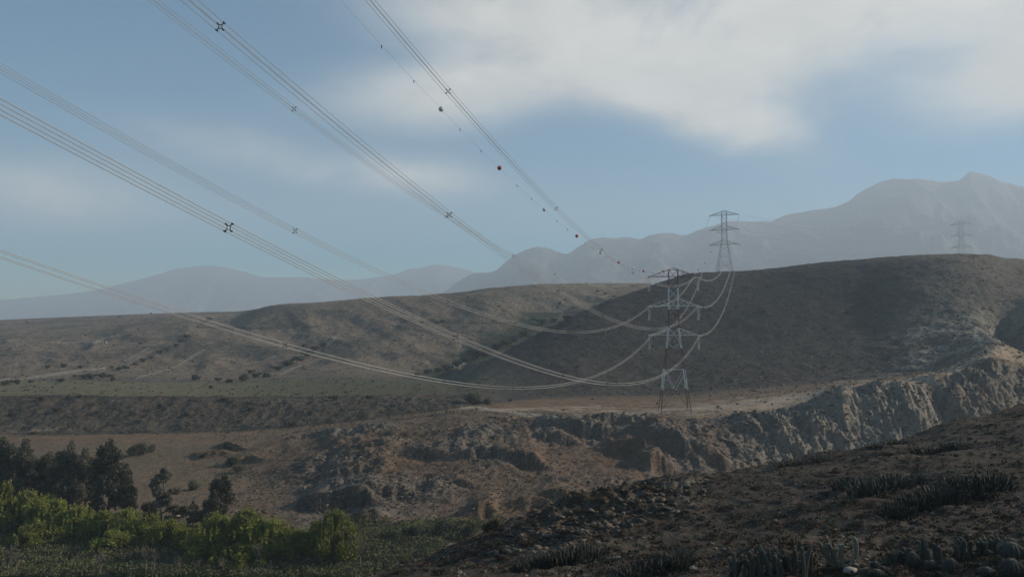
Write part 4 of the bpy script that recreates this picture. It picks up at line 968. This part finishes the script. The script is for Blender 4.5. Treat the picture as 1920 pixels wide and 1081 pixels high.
# low shrubs of the foreground
def shrub_mesh(seed, m, n=520, size=.10):
    rn = random.Random(seed); blobs = [(rn.uniform(-.55, .55), rn.uniform(-.55, .55), rn.uniform(.08, .30), .38, .38, .20) for _ in range(8)]
    v, q, mi = leaf_cloud(blobs, n, size, seed, 1.6, .35, .6, 2, .8); return np_mesh('shrub', v, q, m, mi)
SHR = {'rust': [shrub_mesh(60 + i, [M['rust'], M['twig']]) for i in range(2)], 'dark': [shrub_mesh(64 + i, [M['bush'], M['twig']]) for i in range(2)], 'dry': [shrub_mesh(68, [M['dry'], M['twig']])]}
adj = {'rust': 'rusty brown', 'dark': 'dark grey-green', 'dry': 'dry yellow'}
def put_shrub(px, py, wpx, kind, label, group=None, hk=1.0):
    g = ground_at(px, py)
    if g is None or g.y > 112: return
    k = wpx * g.y / F / 1.7
    link('low_shrub', SHR[kind][rnd.randrange(len(SHR[kind]))], None, (g.x, g.y, g.z - .03), rnd.uniform(0, 6.28), (k, k, k * hk), label=label, category='shrub', group=group)
for a in [(1215, 917, 36, 'rust', 'rusty round shrub standing up on the spur crest', None, 1.3), (985, 1022, 42, 'rust', 'brightest rust-coloured shrub left of the crest rubble', None, 1.2), (945, 1045, 40, 'rust', 'brown shrub below left of the brightest rusty one', None, .9), (930, 1022, 34, 'dark', 'dark round shrub left of the brightest rusty one', None, 1.2), (1060, 998, 40, 'rust', 'rusty shrub tucked against the pale crest rubble', None, .7),
          (1875, 1050, 44, 'dry', 'dry yellow shrub at the bottom right between barrel cacti', None, .9), (1848, 1048, 26, 'dry', 'small dry yellow shrub left of the larger one', None, .9), (1335, 1005, 34, 'dark', 'dark shrub in the middle of the foreground slope', None, .8), (1655, 960, 40, 'rust', 'brown shrub between the two big cactus thickets', None, .6), (1600, 940, 30, 'dark', 'dark shrub under the left cactus thicket', None, .8)]:
    put_shrub(*a)
for i in range(170):
    px = rnd.uniform(700, 1915); py = rnd.uniform(772, 1078); kind = rnd.choice(['rust', 'rust', 'dark', 'dark', 'dark'])
    if ground_at(px, py) is None or ground_at(px, py).y > 112: continue
    z_ = 'left part of the foreground slope' if px < 1250 else 'upper right of the foreground slope' if py < 930 else 'lower right of the foreground slope'
    put_shrub(px, py, rnd.uniform(12, 36) * (1 if py > 900 else .8), kind, f'{adj[kind]} cushion shrub on the {z_}', f'{adj[kind]} shrubs on the {z_}', rnd.uniform(.5, .9))
# cacti
def stem_mesh(h, r, bend, seed, ribs=9):
    rn = random.Random(seed); pts = []; rs = []
    for i in range(7):
        f = i / 6; pts.append((bend * f * f * h, rn.uniform(-.01, .01), -.08 + (h + .08) * f)); rs.append(r * (.86 + .14 * math.sin(f * 2.6)))
    pts.append((bend * h * 1.01, 0, h + r * .55)); rs.append(r * .62); pts.append((bend * h * 1.02, 0, h + r * .85)); rs.append(r * .2)
    mb = MB(); mb.tube(pts, rs, 0, ribs * 2); v = mb.v; n = ribs * 2
    for k in range(len(pts)):
        c = Vector(pts[k])
        for j in range(0, n, 2): q = Vector(v[k*n + j]); v[k*n + j] = tuple(c + (q - c) * .80)
    return mb.mesh('stem', M['cactus'], False)
STEMS = [stem_mesh(1.0, .075, b, 80 + i) for i, b in enumerate((0, .12, .25, -.1))]
def thicket_mesh(seed, n=100):
    rn = random.Random(seed); mb = MB()
    for i in range(n):
        an = rn.uniform(0, 6.28); rr = math.sqrt(rn.uniform(0, 1)); x, y = math.cos(an) * rr, math.sin(an) * rr; h = rn.uniform(.35, 1) * (1.05 - .35 * rr); lx, ly = x * .28 + rn.uniform(-.12, .12), y * .28 + rn.uniform(-.12, .12)
        mb.tube([(x, y, -.1), (x + lx * .35, y + ly * .35, h * .5), (x + lx, y + ly, h * .96), (x + lx * 1.02, y + ly * 1.02, h)], [.034, .04, .034, .012], 0, 5)
    return mb.mesh('cactus_thicket', [M['cactusd']])
THK = [thicket_mesh(100 + i) for i in range(3)]
for i, (px, py, wpx, hp, lab) in enumerate([
  (1592, 918, 62, 34, 'left end of the upper cactus thicket'), (1630, 926, 84, 48, 'tallest middle of the upper cactus thicket'), (1676, 916, 74, 40, 'right half of the upper cactus thicket'), (1722, 906, 48, 26, 'right tail of the upper cactus thicket'),
  (1682, 966, 70, 36, 'lower left end of the long cactus thicket'), (1722, 954, 76, 46, 'cactus mass left of centre in the long thicket'), (1768, 940, 84, 50, 'cactus mass in the middle of the long thicket'), (1815, 930, 92, 56, 'densest part of the long cactus thicket'), (1860, 918, 74, 54, 'right end of the long cactus thicket, by the pale stones'),
  (1645, 838, 44, 12, 'low cacti on the crest against the grey cliff, left group'), (1680, 832, 50, 14, 'low cacti on the crest against the grey cliff, right group'), (1740, 850, 64, 22, 'dark cactus patch just under the crest at right'), (1785, 842, 44, 20, 'dark cactus patch at the right, above the long thicket'), (1480, 872, 60, 15, 'low cacti at the crest below the cliff toe'), (1535, 864, 50, 13, 'low cacti on the crest, right of the cliff toe group'),
  (985, 1068, 50, 34, 'cactus thicket at the bottom, left end of the left group'), (1025, 1062, 64, 44, 'cactus thicket at the bottom, tall part of the left group'), (1068, 1054, 70, 44, 'cactus thicket at the bottom, middle of the left group'), (1110, 1044, 56, 38, 'cactus thicket right end of the left bottom group'),
  (1190, 1082, 70, 40, 'cactus thicket at the bottom edge, left of the tall stems'), (1235, 1072, 66, 46, 'cactus thicket with tall stems at the bottom centre'), (1275, 1062, 56, 50, 'cactus thicket right end of the bottom centre group'), (1000, 1060, 30, 20, 'little cactus patch among pale stones')]):
    g = ground_at(px, min(py, 1080))
    if g is None: continue
    k = wpx * g.y / F / 2.15; kz = .78 * hp * g.y / F
    link('cactus_thicket', THK[i % 3], None, (g.x, g.y, g.z), rnd.uniform(0, 6.28), (k, k, kz), label='dense grey columnar cacti, ' + lab, category='cactus thicket', group='dark cactus thickets on the foreground slope')
def clump(px, py, n, wpx, hp, label, group='clumps of columnar cactus along the bottom'):
    g = ground_at(px, min(py, 1080)); k = g.y / F
    t = thing('columnar_cactus', (g.x, g.y, g.z), label, 'cactus', group)
    for i in range(n):
        x = rnd.uniform(-.5, .5) * wpx * k; y = rnd.uniform(-.4, .4) * wpx * k * .6; h = hp * k * rnd.uniform(.6, 1.05)
        o = link('stem', STEMS[rnd.randrange(4)], t, (x, y, 0), rnd.uniform(0, 6.28), (1.1, 1.1, h)); o.rotation_euler = (rnd.uniform(-.18, .18), rnd.uniform(-.2, .2), rnd.uniform(0, 6.28))
for a in [(1392, 1080, 10, 54, 42, 'clump of leaning cactus stems, leftmost of the bottom right row'), (1440, 1078, 11, 54, 48, 'clump of cactus stems second in the bottom right row'), (1484, 1076, 9, 46, 52, 'clump of curved cactus stems left of the candelabra cactus'), (1512, 1070, 5, 26, 50, 'tall leaning cactus stems touching the candelabra cactus'),
          (1668, 1058, 3, 16, 34, 'thick dark cactus stump standing alone right of the candelabra cactus'), (1700, 1052, 7, 40, 28, 'short cactus stems in the middle of the bottom right row'), (1752, 1050, 8, 44, 36, 'cactus stems with bright edges left of the dry twigs'), (1800, 1044, 9, 46, 38, 'cactus clump behind the dry twigs'), (1838, 1040, 8, 40, 36, 'cactus clump left of the dry yellow shrub'), (1866, 1036, 6, 26, 30, 'last cactus clump of the bottom right row')]:
    clump(*a)
# candelabra cactus with curved arms
g = ground_at(1578, 1066); k = g.y / F
t = thing('candelabra_cactus', (g.x, g.y, g.z), 'candelabra cactus with five arms, the right one curved up like a hook', 'cactus')
mb = MB(); mb.tube([(0, 0, -.1), (0, 0, 8 * k), (2 * k, 0, 14 * k)], [9 * k * .55, 8 * k * .6, 6 * k * .5], 0, 12); link('base', mb.mesh('base', M['cactus'], True), t)
for pts in ([(-4, 0, 4), (-16, 2, 14), (-28, 0, 28), (-40, 0, 47), (-42, 0, 50)], [(-2, 0, 4), (-10, 0, 12), (-14, 0, 26), (-22, 0, 44), (-23, 0, 47)], [(0, -2, 4), (1, 0, 16), (0, 0, 30), (0, 0, 43), (0, 0, 45)], [(3, 0, 4), (16, 0, 8), (25, 0, 20), (28, 0, 36), (27, 0, 50), (24, 0, 56), (22, 0, 57)], [(4, 2, 3), (16, 3, 6), (24, 3, 9), (30, 3, 5), (33, 3, 3)], [(-8, 3, 4), (-22, 3, 14), (-25, 3, 30), (-24, 3, 44), (-24, 3, 46)]):
    n = len(pts); mb = MB(); P_ = [Vector(p) * k for p in pts]; fine_p = []
    for i in range(n - 1):
        for q in range(4):
            f = q / 4; p0, p1, p2, p3 = P_[max(i-1, 0)], P_[i], P_[i+1], P_[min(i+2, n-1)]
            fine_p.append(.5 * ((2 * p1) + (p2 - p0) * f + (2*p0 - 5*p1 + 4*p2 - p3) * f*f + (3*p1 - p0 - 3*p2 + p3) * f**3))
    fine_p.append(P_[-1]); nn = len(fine_p); rs = [4.1 * k * (1 if i < nn - 3 else (.85, .55, .2)[i - nn + 3]) for i in range(nn)]
    mb.tube(fine_p, rs, 0, 16); v = mb.v
    for kk in range(nn):
        for j in range(0, 16, 2): q = Vector(v[kk*16 + j]); v[kk*16 + j] = tuple(fine_p[kk] + (q - fine_p[kk]) * .8)
    link('arm', mb.mesh('arm', M['cactusl']), t)
def barrel_mesh():
    mb = MB(); mb.ell((0, 0, .42), (.5, .5, .56), 0, 32, 12)
    v = mb.v
    for i in range(len(v)):
        if (i % 32) % 2 == 0: x, y, z = v[i]; v[i] = (x * .86, y * .86, z)
    return mb.mesh('barrel_body', M['cactusd'])
BRL = barrel_mesh(); mb = MB(); mb.ell((0, 0, .93), (.2, .2, .09), 0, 10, 5); TUFT = mb.mesh('woolly_top', M['spine'], True)
mb = MB(); rs_ = random.Random(8)
for i in range(170):
    an = rs_.uniform(0, 6.28); th_ = rs_.uniform(.15, 1.7); d = Vector((math.cos(an) * math.sin(th_) * .5, math.sin(an) * math.sin(th_) * .5, math.cos(th_) * .56)); c_ = Vector((0, 0, .42)) + d
    mb.bar(c_, c_ + d.normalized() * .13 + Vector((rs_.uniform(-.05, .05), rs_.uniform(-.05, .05), rs_.uniform(0, .06))), .008, 0, 3, .002, False)
SPN = mb.mesh('spines', M['spine']); 
for px, py, wpx, hp, lab in [(1898, 1046, 44, 30, 'wide dark barrel cactus at the right edge, upper of the pair'), (1896, 1030, 30, 22, 'dark barrel cactus behind the wide one at the right edge'), (1898, 1079, 40, 32, 'dark barrel cactus in the bottom right corner'), (1852, 1080, 28, 18, 'round barrel cactus left of the bottom right corner'), (1784, 1072, 26, 26, 'upright barrel cactus among pale rubble at the bottom'), (1748, 1066, 24, 17, 'round barrel cactus left of the upright one'), (1642, 1066, 20, 15, 'small barrel cactus with a bright rim right of the curved-arm cactus'), (1656, 1072, 16, 12, 'smaller barrel cactus touching the bright-rimmed one'), (1646, 1080, 26, 14, 'low barrel cactus under the bright-rimmed one, cut by the frame'), (1634, 1079, 14, 10, 'tiny barrel cactus left of the low one'), (1712, 1062, 26, 28, 'tall dark barrel cactus in the middle of the bottom row'), (1855, 1042, 16, 12, 'little barrel cactus in front of the dry yellow shrub')]:
    g = ground_at(px, min(py, 1080)); k = g.y / F
    t = thing('barrel_cactus', (g.x, g.y, g.z - .02), lab, 'barrel cactus', 'barrel cacti along the bottom right', rnd.uniform(0, 6), (wpx * k, wpx * k, hp * k)); link('barrel_body', BRL, t); link('woolly_top', TUFT, t); link('spines', SPN, t, kind='stuff')
# small built things far off
g = ground_at(197, 643)
if g:
    t = thing('shed', (g.x, g.y, g.z - .1), 'tiny white shed on the cart track across the left hill', 'shed', None, .3)
    mb = MB(); mb.box((-1.5, -1.1, 0), (1.5, 1.1, 1.7)); link('wall', mb.mesh('wall', M['white']), t); mb = MB(); mb.add([(-1.7, -1.3, 1.7), (1.7, -1.3, 1.7), (1.7, 1.3, 1.7), (-1.7, 1.3, 1.7), (-1.7, 0, 2.4), (1.7, 0, 2.4)], [(0, 1, 5, 4), (2, 3, 4, 5), (0, 4, 3), (1, 2, 5), (0, 3, 2, 1)]); link('roof', mb.mesh('roof', M['dark']), t)
    mb = MB(); mb.box((-.4, -1.14, .0), (.4, -1.11, 1.4)); link('door', mb.mesh('door', M['wood']), t)
g = ground_at(331, 966)
if g:
    t = thing('water_tank', (g.x, g.y, g.z), 'small white water tank between the slim eucalyptus and the leaning one', 'water tank')
    mb = MB(); mb.bar((0, 0, 0), (0, 0, 1.5), .75, 0, 16); link('tank_body', mb.mesh('tank_body', M['white']), t); mb = MB(); mb.bar((0, 0, 1.5), (0, 0, 1.75), .78, 0, 16, .3); link('lid', mb.mesh('lid', M['white']), t)

# tell look-alikes apart by their place from left to right
def ordn(i): return NTH[i] if i < len(NTH) else str(i + 1) + ('st' if i % 10 == 0 else 'nd' if i % 10 == 1 else 'rd' if i % 10 == 2 else 'th')
same = {}
for o in scene.objects:
    if o.parent is None and o.get('label') and o.get('category'): same.setdefault(o['label'], []).append(o)
for lb, os_ in same.items():
    if len(os_) < 2: continue
    os_.sort(key=lambda o: o.location.x / max(o.location.y, 1))
    if len(lb.split()) <= 12:
        for i, o in enumerate(os_): o['label'] = lb + ', ' + ordn(i) + ' from the left'
